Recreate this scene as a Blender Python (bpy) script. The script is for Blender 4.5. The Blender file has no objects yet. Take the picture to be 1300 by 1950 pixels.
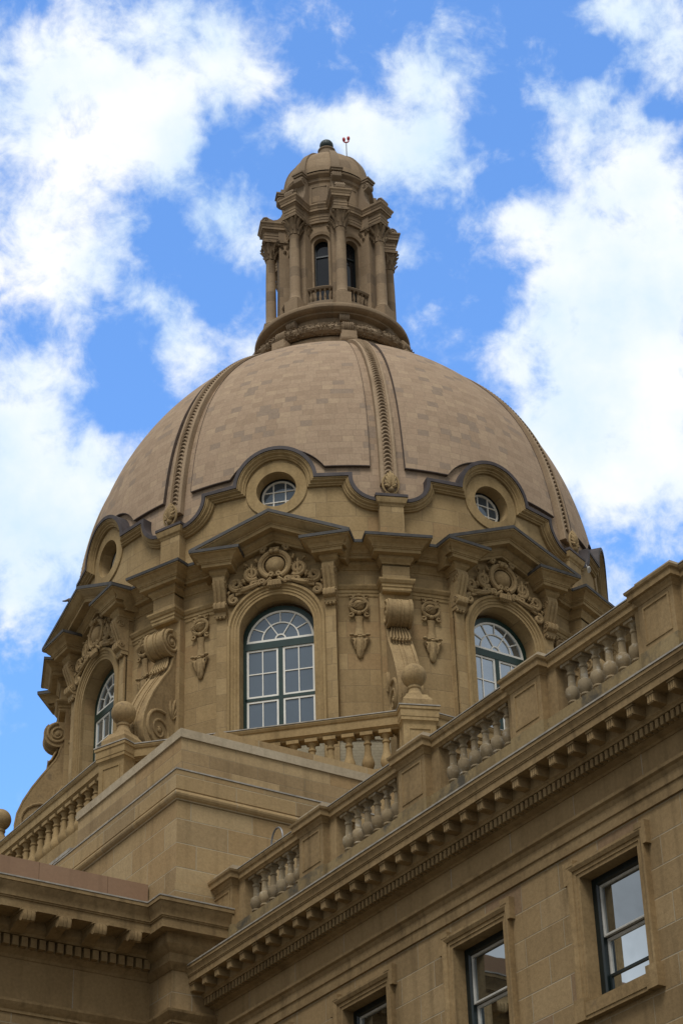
import bpy, bmesh, math, random
from math import sin, cos, pi, sqrt, atan2, radians, floor, hypot
from mathutils import Vector, Matrix
random.seed(7)
SC = bpy.context.scene
COL = SC.collection
# ------------------------------------------------------------------ camera
A0 = -0.21083119076648782           # azimuth of the diagonal window of the drum (0 = towards the viewer)
def setup_camera():
    cd = bpy.data.cameras.new("camera"); c = bpy.data.objects.new("camera", cd); COL.objects.link(c)
    pt, ro, yaw = 0.5618417462085552, -0.030601354842002514, 0.0023680382982218576
    cy, sy, cp, sp = cos(yaw), sin(yaw), cos(pt), sin(pt)
    fw = Vector((sy*cp, cy*cp, sp)); rt = Vector((cy, -sy, 0)); up = rt.cross(fw)
    r2 = cos(ro)*rt + sin(ro)*up; u2 = -sin(ro)*rt + cos(ro)*up
    m = Matrix((r2, u2, -fw)).transposed().to_4x4(); m.translation = Vector((0, -60, 1.7))
    c.matrix_world = m
    cd.sensor_fit = 'VERTICAL'; cd.sensor_height = 36.0; cd.lens = 4069.2162704563043/1950*36
    cd.clip_end = 5000; cd.clip_start = 0.5
    SC.camera = c
    return r2, u2, fw
CR, CU, CF = setup_camera()
def sky_dir(x, y):
    return (CR*((x-650)/4069.2) + CU*(-(y-975)/4069.2) + CF).normalized()
# ------------------------------------------------------------------ light
SUN_EL, SUN_AZ = radians(58), radians(-166)      # azimuth measured clockwise from +Y (north)
EXPOSURE = 0.0
def setup_light():
    SC.view_settings.view_transform = 'Standard'; SC.view_settings.look = 'None'
    SC.view_settings.exposure = EXPOSURE; SC.view_settings.gamma = 1.0
    w = bpy.data.worlds.new("World"); SC.world = w; w.use_nodes = True
    nt = w.node_tree; nt.nodes.clear(); N = nt.nodes.new; L = nt.links.new
    out = N('ShaderNodeOutputWorld'); bg = N('ShaderNodeBackground'); bg.inputs[1].default_value = 0.12
    L(bg.outputs[0], out.inputs[0])
    sky = N('ShaderNodeTexSky'); sky.sky_type = 'NISHITA'; sky.sun_disc = False
    sky.sun_elevation = SUN_EL; sky.sun_rotation = SUN_AZ; sky.air_density = 1.0; sky.dust_density = 0.3; sky.ozone_density = 2.0
    tc = N('ShaderNodeTexCoord')
    def math_(op, a, b=None, clamp=False):
        n = N('ShaderNodeMath'); n.operation = op; n.use_clamp = clamp
        for i, v in enumerate((a, b)):
            if v is None: continue
            if isinstance(v, (int, float)): n.inputs[i].default_value = v
            else: L(v, n.inputs[i])
        return n.outputs[0]
    def noise(scale, detail, rough, lac=2.0, off=0.0, dist=0.0):
        mp = N('ShaderNodeMapping'); mp.inputs[1].default_value = (off, off*.7, off*1.3); L(tc.outputs['Generated'], mp.inputs[0])
        n = N('ShaderNodeTexNoise'); n.inputs['Scale'].default_value = scale; n.inputs['Detail'].default_value = detail
        n.inputs['Roughness'].default_value = rough; n.inputs['Lacunarity'].default_value = lac; n.inputs['Distortion'].default_value = dist
        L(mp.outputs[0], n.inputs['Vector']); return n
    warp = noise(16, 4, .55, off=3.1)
    wv = N('ShaderNodeVectorMath'); wv.operation = 'SUBTRACT'; L(warp.outputs['Color'], wv.inputs[0]); wv.inputs[1].default_value = (.5, .5, .5)
    ws = N('ShaderNodeVectorMath'); ws.operation = 'SCALE'; L(wv.outputs[0], ws.inputs[0]); ws.inputs['Scale'].default_value = 0.045
    wa = N('ShaderNodeVectorMath'); wa.operation = 'ADD'; L(tc.outputs['Generated'], wa.inputs[0]); L(ws.outputs[0], wa.inputs[1])
    # cloud masses, as directions on the sky: (x, y, radius, weight)
    BL = [(60,150,190,.9),(230,140,170,.9),(400,110,120,.8),(470,190,90,.8),(130,360,230,1),(300,240,120,.8),(60,560,190,.8),(190,560,120,.6),
          (315,620,85,.9),(345,700,70,.8),(415,560,62,-.8),(275,480,65,-.8),(400,305,55,-.8),(262,745,70,-.9),(50,630,60,-.5),(125,850,50,-.5),(120,800,120,.45),(15,780,110,.6),(70,1000,200,.5),(150,950,110,.5),(30,900,150,1),(90,1060,150,.7),(40,1180,110,.5),(230,880,90,.6),(130,720,90,.45),
          (420,400,95,.9),(480,440,70,.7),(560,240,70,.7),(640,250,90,.8),(720,230,85,.8),(790,110,75,1),(850,180,85,1),(820,260,80,.8),(780,330,90,.9),(700,320,80,.8),(850,340,70,.6),
          (920,300,60,.5),(800,480,50,.35),(1240,50,110,.9),(1150,40,60,.6),(1280,110,50,.5),(1130,115,50,-.8),(1205,170,40,-.8),(1275,205,38,-.9),
          (1025,175,45,.8),(1110,190,75,.9),(1190,260,110,.9),(1060,280,80,.7),(1270,330,120,.9),(960,435,80,.7),(1060,420,100,1),(1180,480,170,1.3),(1050,540,90,.8),
          (1110,630,40,-.5),(1020,690,45,-.7),(1240,650,200,1.5),(1010,620,80,.7),(960,690,70,.5),(1090,760,150,1.3),(1230,860,180,1.4),(1150,910,95,.8),(1050,880,120,.8),(470,680,50,.6)]
    acc = None
    for x, y, r, wgt in BL:
        d = N('ShaderNodeVectorMath'); d.operation = 'DISTANCE'; L(wa.outputs[0], d.inputs[0]); d.inputs[1].default_value = sky_dir(x, y)
        m = N('ShaderNodeMapRange'); m.interpolation_type = 'SMOOTHSTEP'; m.clamp = True
        L(d.outputs['Value'], m.inputs[0]); m.inputs[1].default_value = r/4069.2*1.35; m.inputs[2].default_value = 0
        m.inputs[3].default_value = 0; m.inputs[4].default_value = wgt
        acc = m.outputs[0] if acc is None else math_('ADD', acc, m.outputs[0])
    # elsewhere on the sky: near-solid unseen cloud, added for soft front light and reflections
    dt = N('ShaderNodeVectorMath'); dt.operation = 'DOT_PRODUCT'; L(tc.outputs['Generated'], dt.inputs[0]); dt.inputs[1].default_value = CF
    away = N('ShaderNodeMapRange'); away.clamp = True; L(dt.outputs['Value'], away.inputs[0])
    away.inputs[1].default_value = .958; away.inputs[2].default_value = .935; away.inputs[3].default_value = 0; away.inputs[4].default_value = 1
    far = noise(2.6, 3, .5, off=1.7)
    fr = N('ShaderNodeMapRange'); fr.clamp = True; L(far.outputs['Fac'], fr.inputs[0]); fr.inputs[1].default_value = .12; fr.inputs[2].default_value = .34; fr.inputs[4].default_value = 1.8
    acc = math_('ADD', math_('MINIMUM', acc, 1.6), math_('MULTIPLY', away.outputs[0], fr.outputs[0]))
    fb = noise(34, 10, .62, off=.4, dist=.3); fb2 = noise(9, 8, .6, off=5.2)
    d1 = math_('MULTIPLY', math_('SUBTRACT', fb.outputs['Fac'], .5), 2.7)
    d2 = math_('MULTIPLY', math_('SUBTRACT', fb2.outputs['Fac'], .5), 1.5)
    fb3 = noise(120, 8, .6, off=2.2, dist=.4)
    d2 = math_('ADD', d2, math_('MULTIPLY', math_('SUBTRACT', fb3.outputs['Fac'], .5), .9))
    dens = math_('ADD', acc, math_('ADD', d1, d2))
    al = N('ShaderNodeMapRange'); al.interpolation_type = 'SMOOTHSTEP'; al.clamp = True; L(dens, al.inputs[0])
    al.inputs[1].default_value = .06; al.inputs[2].default_value = 1.3
    # thick cloud a little greyer in patches
    sh = noise(13, 7, .55, off=8.3)
    cr = N('ShaderNodeValToRGB'); L(sh.outputs['Fac'], cr.inputs[0])
    cr.color_ramp.elements[0].position = .34; cr.color_ramp.elements[0].color = (5.9, 7.3, 8.6, 1)
    cr.color_ramp.elements[1].position = .64; cr.color_ramp.elements[1].color = (8.9, 8.95, 9.0, 1)
    tint = N('ShaderNodeMix'); tint.data_type = 'RGBA'; tint.blend_type = 'MULTIPLY'; tint.inputs[0].default_value = 1
    L(sky.outputs[0], tint.inputs[6]); tint.inputs[7].default_value = SKY_TINT
    mx = N('ShaderNodeMix'); mx.data_type = 'RGBA'; L(al.outputs[0], mx.inputs[0]); L(tint.outputs[2], mx.inputs[6])
    dk = N('ShaderNodeMix'); dk.data_type = 'RGBA'; L(away.outputs[0], dk.inputs[0]); L(cr.outputs[0], dk.inputs[6]); 
    cr2 = N('ShaderNodeValToRGB'); L(fb2.outputs['Fac'], cr2.inputs[0])
    cr2.color_ramp.elements[0].position = .36; cr2.color_ramp.elements[0].color = tuple(c*.72 for c in CLOUD_AWAY[:3])+(1,)
    cr2.color_ramp.elements[1].position = .62; cr2.color_ramp.elements[1].color = tuple(c*1.32 for c in CLOUD_AWAY[:3])+(1,)
    L(cr2.outputs[0], dk.inputs[7])
    L(dk.outputs[2], mx.inputs[7])
    L(mx.outputs[2], bg.inputs[0])
    sd = bpy.data.lights.new("sun", 'SUN'); sd.energy = SUN_E; sd.angle = radians(24); sd.color = (1, .975, .93)
    so = bpy.data.objects.new("sun", sd); COL.objects.link(so)
    d = Vector((sin(SUN_AZ)*cos(SUN_EL), cos(SUN_AZ)*cos(SUN_EL), sin(SUN_EL)))
    so.rotation_euler = d.to_track_quat('Z', 'Y').to_euler(); so.location = d*200
SKY_TINT = (1.55, 2.15, 2.75, 1)
CLOUD_AWAY = (4.35, 4.55, 4.75, 1)
SUN_E = 2.2
setup_light()
# ------------------------------------------------------------------ materials
def nodes(name):
    m = bpy.data.materials.new(name); m.use_nodes = True
    nt = m.node_tree; b = nt.nodes['Principled BSDF']
    return m, nt, nt.nodes.new, nt.links.new, b
def ramp(N, stops):
    n = N('ShaderNodeValToRGB'); r = n.color_ramp
    while len(r.elements) < len(stops): r.elements.new(.5)
    for e, (p, c) in zip(r.elements, stops): e.position = p; e.color = (*c, 1)
    return n
def stone(name, tones, block=None, mortar=None, mort_w=.014, grime=.25, stain=None, streak=.2, tiles=False, bump=.3, accents=(), objvar=0.):
    """tones: three colours; block = (w, h) in UV metres for coursed ashlar, None for plain dressed stone"""
    m, nt, N, L, b = nodes(name)
    kh = (.98, 1.015, 1.02) if name[:4] in ('dome', 'lant') else (1.045, 1.065, 1.03)
    hue = lambda c: (c[0]*kh[0], c[1]*kh[1], c[2]*kh[2])
    tones = tuple(hue(c) for c in tones); accents = tuple((p, hue(c)) for p, c in accents)
    b.inputs['Roughness'].default_value = .88
    try: b.inputs['Specular IOR Level'].default_value = .25
    except Exception: pass
    geo = N('ShaderNodeNewGeometry')
    def mth(op, a, c=None, clamp=False):
        n = N('ShaderNodeMath'); n.operation = op; n.use_clamp = clamp
        for i, v in enumerate((a, c)):
            if v is None: continue
            if isinstance(v, (int, float)): n.inputs[i].default_value = v
            else: L(v, n.inputs[i])
        return n.outputs[0]
    def mix(f, a, c, mode='MIX'):
        n = N('ShaderNodeMix'); n.data_type = 'RGBA'; n.blend_type = mode
        for i, v in ((0, f), (6, a), (7, c)):
            if isinstance(v, (int, float)): n.inputs[i].default_value = v
            elif isinstance(v, tuple): n.inputs[i].default_value = (*v, 1)
            else: L(v, n.inputs[i])
        return n.outputs[2]
    n1 = N('ShaderNodeTexNoise'); n1.inputs['Scale'].default_value = .9; n1.inputs['Detail'].default_value = 6; n1.inputs['Roughness'].default_value = .6
    L(geo.outputs['Position'], n1.inputs['Vector'])
    n2 = N('ShaderNodeTexNoise'); n2.inputs['Scale'].default_value = 14; n2.inputs['Detail'].default_value = 6; n2.inputs['Roughness'].default_value = .65
    L(geo.outputs['Position'], n2.inputs['Vector'])
    cr = ramp(N, [(.3, tones[0]), (.5, tones[1]), (.7, tones[2])])
    L(n1.outputs['Fac'], cr.inputs[0]); col = cr.outputs[0]
    bumpsrc = n2.outputs['Fac']
    if block:
        uv = N('ShaderNodeUVMap'); sx = N('ShaderNodeSeparateXYZ'); L(uv.outputs[0], sx.inputs[0])
        v = mth('DIVIDE', sx.outputs[1], block[1]); row = mth('FLOOR', v)
        if tiles: u = sx.outputs[0]
        else:
            wn0 = N('ShaderNodeTexWhiteNoise'); wn0.noise_dimensions = '1D'; L(row, wn0.inputs['W'])
            sh = mth('ADD', mth('MULTIPLY', mth('MODULO', row, 2.0), .5), mth('MULTIPLY', wn0.outputs[0], .28))
            u0 = mth('DIVIDE', sx.outputs[0], block[0])
            u = mth('ADD', u0, sh)
        colid = mth('FLOOR', u)
        cb = N('ShaderNodeCombineXYZ'); L(colid, cb.inputs[0]); L(row, cb.inputs[1])
        wn = N('ShaderNodeTexWhiteNoise'); wn.noise_dimensions = '2D'; L(cb.outputs[0], wn.inputs['Vector'])
        vr = ramp(N, [(0, tones[0]), (.5, tones[1]), (1, tones[2])] if not accents else list(accents))
        vr.color_ramp.interpolation = 'LINEAR' if not accents else 'CONSTANT'
        L(wn.outputs['Value'], vr.inputs[0])
        col = mix(.55 if not accents else (.9 if tiles else .62), col, vr.outputs[0])
        fu = mth('FRACT', u); fv = mth('FRACT', v)
        w = 1.0 if tiles else block[0]
        du = mth('MULTIPLY', mth('MINIMUM', fu, mth('SUBTRACT', 1.0, fu)), w if not tiles else .35)
        dv = mth('MULTIPLY', mth('MINIMUM', fv, mth('SUBTRACT', 1.0, fv)), block[1] if not tiles else .24)
        dd = mth('MINIMUM', du, dv)
        mr = N('ShaderNodeMapRange'); mr.clamp = True; L(dd, mr.inputs[0]); mr.inputs[1].default_value = mort_w*.4; mr.inputs[2].default_value = mort_w
        mr.inputs[3].default_value = 1; mr.inputs[4].default_value = 0
        # pointing is uneven: fade it with noise
        wob = N('ShaderNodeMapRange'); wob.clamp = True; L(n1.outputs['Fac'], wob.inputs[0]); wob.inputs[1].default_value = .3; wob.inputs[2].default_value = .62
        wob.inputs[3].default_value = .25; wob.inputs[4].default_value = .85
        mk = mth('MULTIPLY', mr.outputs[0], wob.outputs[0])
        bumpsrc = mth('SUBTRACT', n2.outputs['Fac'], mth('MULTIPLY', mr.outputs[0], 1.2))
    # grain
    gr = ramp(N, [(.35, (1-grime,)*3), (.65, (1.0,)*3)]); L(n2.outputs['Fac'], gr.inputs[0])
    col = mix(.7, col, gr.outputs[0], 'MULTIPLY')
    # rain streaks, long in z
    if streak:
        mp = N('ShaderNodeMapping'); mp.inputs['Scale'].default_value = (3.2, 3.2, .22); L(geo.outputs['Position'], mp.inputs[0])
        ns = N('ShaderNodeTexNoise'); ns.inputs['Scale'].default_value = 1.3; ns.inputs['Detail'].default_value = 5; L(mp.outputs[0], ns.inputs['Vector'])
        rs = ramp(N, [(.52, (1, 1, 1)), (.72, (1-streak, 1-streak*1.02, 1-streak*1.08))]); L(ns.outputs['Fac'], rs.inputs[0])
        col = mix(1.0, col, rs.outputs[0], 'MULTIPLY')
    if stain:
        nb = N('ShaderNodeTexNoise'); nb.inputs['Scale'].default_value = stain[1]; nb.inputs['Detail'].default_value = 7; nb.inputs['Roughness'].default_value = .7
        L(geo.outputs['Position'], nb.inputs['Vector'])
        rb = ramp(N, [(stain[2], (0, 0, 0)), (stain[2]+.14, (1, 1, 1))]); L(nb.outputs['Fac'], rb.inputs[0])
        col = mix(rb.outputs[0], col, stain[0])
    if block and mortar:
        col = mix(mk, col, mortar)
    if objvar:
        oi = N('ShaderNodeObjectInfo'); vr_ = ramp(N, [(0, (1-objvar,)*3), (1, (1+objvar*.7, 1+objvar*.68, 1+objvar*.62))]); L(oi.outputs['Random'], vr_.inputs[0])
        col = mix(1.0, col, vr_.outputs[0], 'MULTIPLY')
    L(col, b.inputs['Base Color'])
    bp = N('ShaderNodeBump'); bp.inputs['Strength'].default_value = bump; bp.inputs['Distance'].default_value = .02
    L(bumpsrc, bp.inputs['Height']); L(bp.outputs[0], b.inputs['Normal'])
    return m
def paint(name, c, rough=.5, metal=0., var=.15, scale=6):
    m, nt, N, L, b = nodes(name)
    geo = N('ShaderNodeNewGeometry'); n = N('ShaderNodeTexNoise'); n.inputs['Scale'].default_value = scale; n.inputs['Detail'].default_value = 6
    L(geo.outputs['Position'], n.inputs['Vector'])
    r = ramp(N, [(.3, tuple(x*(1-var) for x in c)), (.7, tuple(min(1, x*(1+var)) for x in c))]); L(n.outputs['Fac'], r.inputs[0])
    L(r.outputs[0], b.inputs['Base Color']); b.inputs['Roughness'].default_value = rough; b.inputs['Metallic'].default_value = metal
    return m
def glass_mat(name, body, refl, tintc):
    """window pane: body colour behind, sky and buildings mirrored in front"""
    m, nt, N, L, b = nodes(name)
    nt.nodes.remove(b); out = nt.nodes['Material Output']
    df = N('ShaderNodeBsdfDiffuse'); df.inputs[0].default_value = (*body, 1)
    gl = N('ShaderNodeBsdfGlossy'); gl.inputs[0].default_value = (*tintc, 1); gl.inputs['Roughness'].default_value = .015
    geo = N('ShaderNodeNewGeometry'); n = N('ShaderNodeTexNoise'); n.inputs['Scale'].default_value = .8; L(geo.outputs['Position'], n.inputs['Vector'])
    bp = N('ShaderNodeBump'); bp.inputs['Strength'].default_value = .12; bp.inputs['Distance'].default_value = .02; L(n.outputs['Fac'], bp.inputs['Height']); L(bp.outputs[0], gl.inputs['Normal'])
    lw = N('ShaderNodeFresnel'); lw.inputs['IOR'].default_value = 1.55
    mr = N('ShaderNodeMapRange'); L(lw.outputs[0], mr.inputs[0]); mr.inputs[1].default_value = 0; mr.inputs[2].default_value = .5; mr.inputs[3].default_value = refl; mr.inputs[4].default_value = refl+.45
    mx = N('ShaderNodeMixShader'); L(mr.outputs[0], mx.inputs[0]); L(df.outputs[0], mx.inputs[1]); L(gl.outputs[0], mx.inputs[2]); L(mx.outputs[0], out.inputs[0])
    return m
T_DRUM = ((.275,.182,.084), (.342,.232,.112), (.405,.284,.146))
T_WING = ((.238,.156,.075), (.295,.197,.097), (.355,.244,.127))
T_DOME = ((.335,.228,.148), (.385,.265,.176), (.430,.300,.202))
M = dict(
    drum=stone('sandstone_ashlar_curved', T_DRUM, (1.15, .50), (.215,.155,.085), .012, streak=.14, accents=((0,(.285,.194,.098)),(.25,(.335,.230,.118)),(.55,(.362,.247,.124)),(.78,(.405,.284,.150)),(.93,(.31,.196,.098)))),
    plain=stone('sandstone_dressed', T_DRUM, streak=.24, grime=.32, objvar=.06, stain=((.19,.135,.075), 1.8, .64)),
    carve=stone('sandstone_carved', ((.265,.176,.086), (.34,.232,.118), (.405,.284,.146)), streak=.16, grime=.4, objvar=.06, stain=((.17,.12,.066), 3.0, .58)),
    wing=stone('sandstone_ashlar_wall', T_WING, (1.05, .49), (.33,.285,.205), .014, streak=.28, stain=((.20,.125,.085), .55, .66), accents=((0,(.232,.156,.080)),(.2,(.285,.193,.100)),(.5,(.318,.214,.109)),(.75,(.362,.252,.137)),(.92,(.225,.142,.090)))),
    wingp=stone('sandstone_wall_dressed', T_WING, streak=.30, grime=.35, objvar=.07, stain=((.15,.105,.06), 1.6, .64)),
    frieze=stone('sandstone_frieze', T_WING, (1.8, 3.0), (.33,.31,.26), .012, streak=.2),
    block=stone('sandstone_block_wall', ((.27,.183,.093), (.33,.227,.118), (.39,.278,.152)), (1.55, .565), (.36,.31,.22), .013, streak=.18, accents=((0,(.25,.168,.088)),(.25,(.305,.207,.108)),(.45,(.375,.252,.125)),(.65,(.425,.302,.165)),(.85,(.34,.218,.103)))),
    block2=stone('sandstone_block_courses', ((.27,.18,.092), (.33,.224,.117), (.395,.278,.152)), (1.25, .30), (.22,.17,.105), .010, streak=.25, accents=((0,(.25,.168,.088)),(.25,(.32,.215,.112)),(.45,(.39,.258,.122)),(.65,(.43,.302,.163)),(.85,(.345,.215,.10)))),
    grey=stone('sandstone_weathered_grey', ((.21,.15,.085), (.275,.205,.125), (.34,.27,.18)), streak=.25, stain=((.40,.36,.29), 6.0, .54), objvar=.22),
    base=stone('sandstone_weathered_base', ((.20,.14,.07), (.265,.19,.095), (.32,.235,.125)), streak=.35, stain=((.075,.065,.048), 1.1, .50)),
    tile=stone('dome_stone_tiles', T_DOME, (1, 1), (.235,.175,.115), .010, tiles=True, streak=.07, bump=.2,
               accents=((0,(.350,.240,.158)),(.16,(.385,.265,.176)),(.5,(.405,.282,.188)),(.78,(.432,.303,.198)),(.88,(.295,.214,.154)))),
    dstone=stone('dome_dressed_stone', ((.30,.205,.125), (.355,.247,.154), (.405,.287,.184)), streak=.12),
    lanst=stone('lantern_stone', ((.265,.180,.108), (.32,.222,.136), (.37,.262,.165)), (.62, .42), (.24,.18,.12), .008, streak=.12, accents=((0,(.30,.207,.127)),(.3,(.335,.233,.145)),(.7,(.365,.257,.162)),(.84,(.215,.152,.10)))),
    lancarve=stone('lantern_carved_stone', ((.17,.115,.067), (.24,.165,.10), (.31,.22,.137)), streak=.12, stain=((.10,.07,.043), 6.0, .52)),
    lead=paint('weathered_lead', (.052,.041,.041), .7, .0, .35, 3),
    flash=paint('dark_metal_flashing', (.042,.038,.034), .6, .0, .4, 4),
    zinc=paint('pale_zinc_flashing', (.30,.27,.225), .6, .0, .25),
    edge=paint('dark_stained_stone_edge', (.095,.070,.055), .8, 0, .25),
    green=paint('dark_green_paint', (.006,.03,.024), .35, 0, .2),
    black=paint('black_green_paint', (.006,.012,.012), .35, 0, .2),
    white=paint('cream_white_paint', (.78,.75,.67), .5, 0, .06),
    grime=paint('dull_grey_white_paint', (.40,.385,.345), .5, 0, .12),
    bronze=paint('patinated_bronze', (.02,.032,.03), .5, .3, .4, 12),
    capst=stone('pale_cap_stone', ((.36,.28,.19), (.42,.335,.235), (.47,.385,.28)), streak=.2),
    render=stone('reddish_brown_render', ((.235,.142,.090), (.26,.160,.103), (.285,.178,.116)), (1.62, 5.0), (.10,.055,.03), .012, streak=.12, grime=.12, bump=.15),
    steel=paint('grey_steel', (.17,.165,.16), .45, .3, .1),
    red=paint('red_lamp_glass', (.45,.015,.02), .25, 0, .1),
    brick=stone('pale_painted_brick', ((.33,.28,.2), (.36,.31,.22), (.40,.34,.25)), (.24, .085), (.25,.20,.14), .008, streak=.1),
    pane=glass_mat('window_pane_pale', (.075,.095,.115), .06, (.74,.84,.95)),  # blue-grey body colour stands in for reflected sky
    dpane=glass_mat('window_pane_dark', (.008,.009,.010), .36, (.86,.94,1.0)),
    lpane=glass_mat('lantern_pane', (.012,.013,.015), .0, (.85,.87,.9)),
    roof=paint('grey_roof_membrane', (.20,.18,.15), .9),
    ground=stone('courtyard_paving', ((.085,.08,.068), (.10,.094,.08), (.12,.112,.095)), streak=0),
)
# ------------------------------------------------------------------ mesh building
class MB:
    def __init__(s): s.v = []; s.f = []; s.uv = None; s.crisp = False
    def add(s, vs, fs):
        o = len(s.v); s.v += [tuple(p) for p in vs]; s.f += [[i+o for i in f] for f in fs]; return s
    def box(s, x0, x1, y0, y1, z0, z1):
        return s.add([(x0,y0,z0),(x1,y0,z0),(x1,y1,z0),(x0,y1,z0),(x0,y0,z1),(x1,y0,z1),(x1,y1,z1),(x0,y1,z1)],
                     [(0,3,2,1),(4,5,6,7),(0,1,5,4),(1,2,6,5),(2,3,7,6),(3,0,4,7)])
    def loft(s, rings, ring_closed=True, path_closed=False, cap=True):
        n = len(rings[0]); vs = [p for r in rings for p in r]; fs = []
        m = len(rings)
        for i in range(m if path_closed else m-1):
            a = i*n; c = ((i+1) % m)*n
            for j in range(n if ring_closed else n-1):
                k = (j+1) % n; fs.append((a+j, a+k, c+k, c+j))
        if cap and ring_closed and not path_closed:
            fs.append(tuple(range(n))[::-1]); fs.append(tuple((m-1)*n+j for j in range(n)))
        return s.add(vs, fs)
    def prism(s, poly, fn, d0, d1):
        return s.loft([[fn(a, b, d0) for a, b in poly], [fn(a, b, d1) for a, b in poly]])
    def lathe(s, prof, cx=0, cy=0, seg=24, a0=0, a1=2*pi, cap=True):
        full = abs(a1-a0-2*pi) < 1e-6
        rings = []
        for i in range(seg if full else seg+1):
            a = a0+(a1-a0)*i/seg
            rings.append([(cx+r*sin(a), cy-r*cos(a), z) for r, z in prof])
        return s.loft(rings, ring_closed=False, path_closed=full, cap=False)
    def tube(s, pts, rad, seg=8, closed=False):
        pts = [Vector(p) for p in pts]; n = len(pts)
        if not isinstance(rad, (list, tuple)): rad = [rad]*n
        rings = []; ref = None
        for i, p in enumerate(pts):
            a = pts[i-1] if (i > 0 or closed) else p; b = pts[(i+1) % n] if (i < n-1 or closed) else p
            t = (b-a).normalized()
            if ref is None: ref = t.orthogonal().normalized()
            ref = (ref - t*ref.dot(t)); ref = ref.normalized() if ref.length > 1e-6 else t.orthogonal().normalized()
            q = t.cross(ref)
            rings.append([p + (ref*cos(2*pi*j/seg) + q*sin(2*pi*j/seg))*rad[i] for j in range(seg)])
        return s.loft(rings, path_closed=closed)
    def ball(s, c, r, seg=12, rings=8, sc=(1, 1, 1)):
        vs = []; fs = []
        for i in range(rings+1):
            p = pi*i/rings
            for j in range(seg):
                a = 2*pi*j/seg; vs.append((c[0]+r*sc[0]*sin(p)*cos(a), c[1]+r*sc[1]*sin(p)*sin(a), c[2]+r*sc[2]*cos(p)))
        for i in range(rings):
            for j in range(seg): fs.append((i*seg+j, (i+1)*seg+j, (i+1)*seg+(j+1) % seg, i*seg+(j+1) % seg))
        return s.add(vs, fs)
    def build(s, name, mat, parent=None, uv=None, rot=0., loc=(0, 0, 0), smooth=32):
        me = bpy.data.meshes.new(name); me.from_pydata(s.v, [], s.f)
        if not s.uv:
            bm = bmesh.new(); bm.from_mesh(me)
            bmesh.ops.remove_doubles(bm, verts=bm.verts, dist=1e-5)
            bmesh.ops.recalc_face_normals(bm, faces=bm.faces); bm.to_mesh(me); bm.free()
        me.materials.append(mat)
        if s.uv or uv:
            ul = me.uv_layers.new(name="UVMap"); d = ul.data
            if s.uv:
                for i, p in enumerate(s.uv): d[i].uv = p
            else:
                for p in me.polygons:
                    nrm = p.normal
                    if uv[0] == 'cyl':
                        c = p.center; base = atan2(c.x, -c.y)
                    for li in p.loop_indices:
                        co = me.vertices[me.loops[li].vertex_index].co
                        if uv[0] == 'cyl':
                            a = atan2(co.x, -co.y)
                            if a-base > pi: a -= 2*pi
                            if a-base < -pi: a += 2*pi
                            d[li].uv = (a*uv[1], co.z)
                        else:
                            d[li].uv = ((co.x if abs(nrm.y) > abs(nrm.x) else co.y+.37), co.z+uv[1])
        if smooth:
            for p in me.polygons: p.use_smooth = True
            me.set_sharp_from_angle(angle=radians(17 if s.crisp and smooth == 32 else smooth))
        o = bpy.data.objects.new(name, me); COL.objects.link(o)
        o.rotation_euler = (0, 0, rot); o.location = loc
        if parent: o.parent = parent
        return o
def empty(name, label, cat, loc=(0, 0, 0), rot=0., group=None):
    o = bpy.data.objects.new(name, None); COL.objects.link(o); o.location = loc; o.rotation_euler = (0, 0, rot)
    o.empty_display_size = .3
    o['label'] = label; o['category'] = cat
    if group: o['group'] = group
    return o
def tag(o, label, cat, group=None):
    o['label'] = label; o['category'] = cat
    if group: o['group'] = group
    return o
def copy_part(src, parent, rot=None, loc=None, label=None):
    c = src.copy(); COL.objects.link(c); c.parent = parent
    if rot is not None: c.rotation_euler = (0, 0, rot)
    if loc is not None: c.location = loc
    for ch in src.children: copy_part(ch, c)
    return c
def miter(path, closed=False):
    """offset vectors to the right-hand side of a 2-D path"""
    n = len(path); out = []
    for i in range(n):
        ds = []
        for a, b in ((i-1, i), (i, i+1)):
            if closed or (a >= 0 and b < n):
                p, q = path[a % n], path[b % n]; dx, dy = q[0]-p[0], q[1]-p[1]; l = hypot(dx, dy)
                if l > 1e-9: ds.append((dy/l, -dx/l))
        if len(ds) == 2:
            sx, sy = ds[0][0]+ds[1][0], ds[0][1]+ds[1][1]; k = sx*ds[0][0]+sy*ds[0][1]
            if k < .15: out.append(ds[0])
            else: out.append((sx/k, sy/k))
        else: out.append(ds[0])
    return out
def plan_sweep(mb, path, prof, closed=False):
    """profile (out, z) carried round a plan path (x, y); 'out' is to the right of travel"""
    mb.crisp = True; ms = miter(path, closed)
    rings = [[(p[0]+m[0]*o, p[1]+m[1]*o, z) for o, z in prof] for p, m in zip(path, ms)]
    return mb.loft(rings, path_closed=closed)
def face_sweep(mb, path, prof, wrap=None, closed=False):
    """profile (n, r) carried along a path (t, z) on an upright face; n is to the right of travel, r = distance from the axis"""
    mb.crisp = True; ms = miter(path, closed); rings = []
    for p, m in zip(path, ms):
        ring = []
        for n, r in prof:
            t, z = p[0]+m[0]*n, p[1]+m[1]*n
            if wrap: a = t/wrap; ring.append((r*sin(a), -r*cos(a), z))
            else: ring.append((t, -r, z))
        rings.append(ring)
    return mb.loft(rings, path_closed=closed)
def arc(cx, cy, r, a0, a1, n):
    return [(cx+r*cos(a0+(a1-a0)*i/n), cy+r*sin(a0+(a1-a0)*i/n)) for i in range(n+1)]
def spiral(cx, cz, r0, r1, a0, turns, n=28):
    return [(cx+(r0+(r1-r0)*(i/n)**.8)*cos(a0+turns*2*pi*i/n), cz+(r0+(r1-r0)*(i/n)**.8)*sin(a0+turns*2*pi*i/n)) for i in range(n+1)]
def polar(r, az): return (r*sin(az), -r*cos(az))
P8 = pi/8

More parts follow.
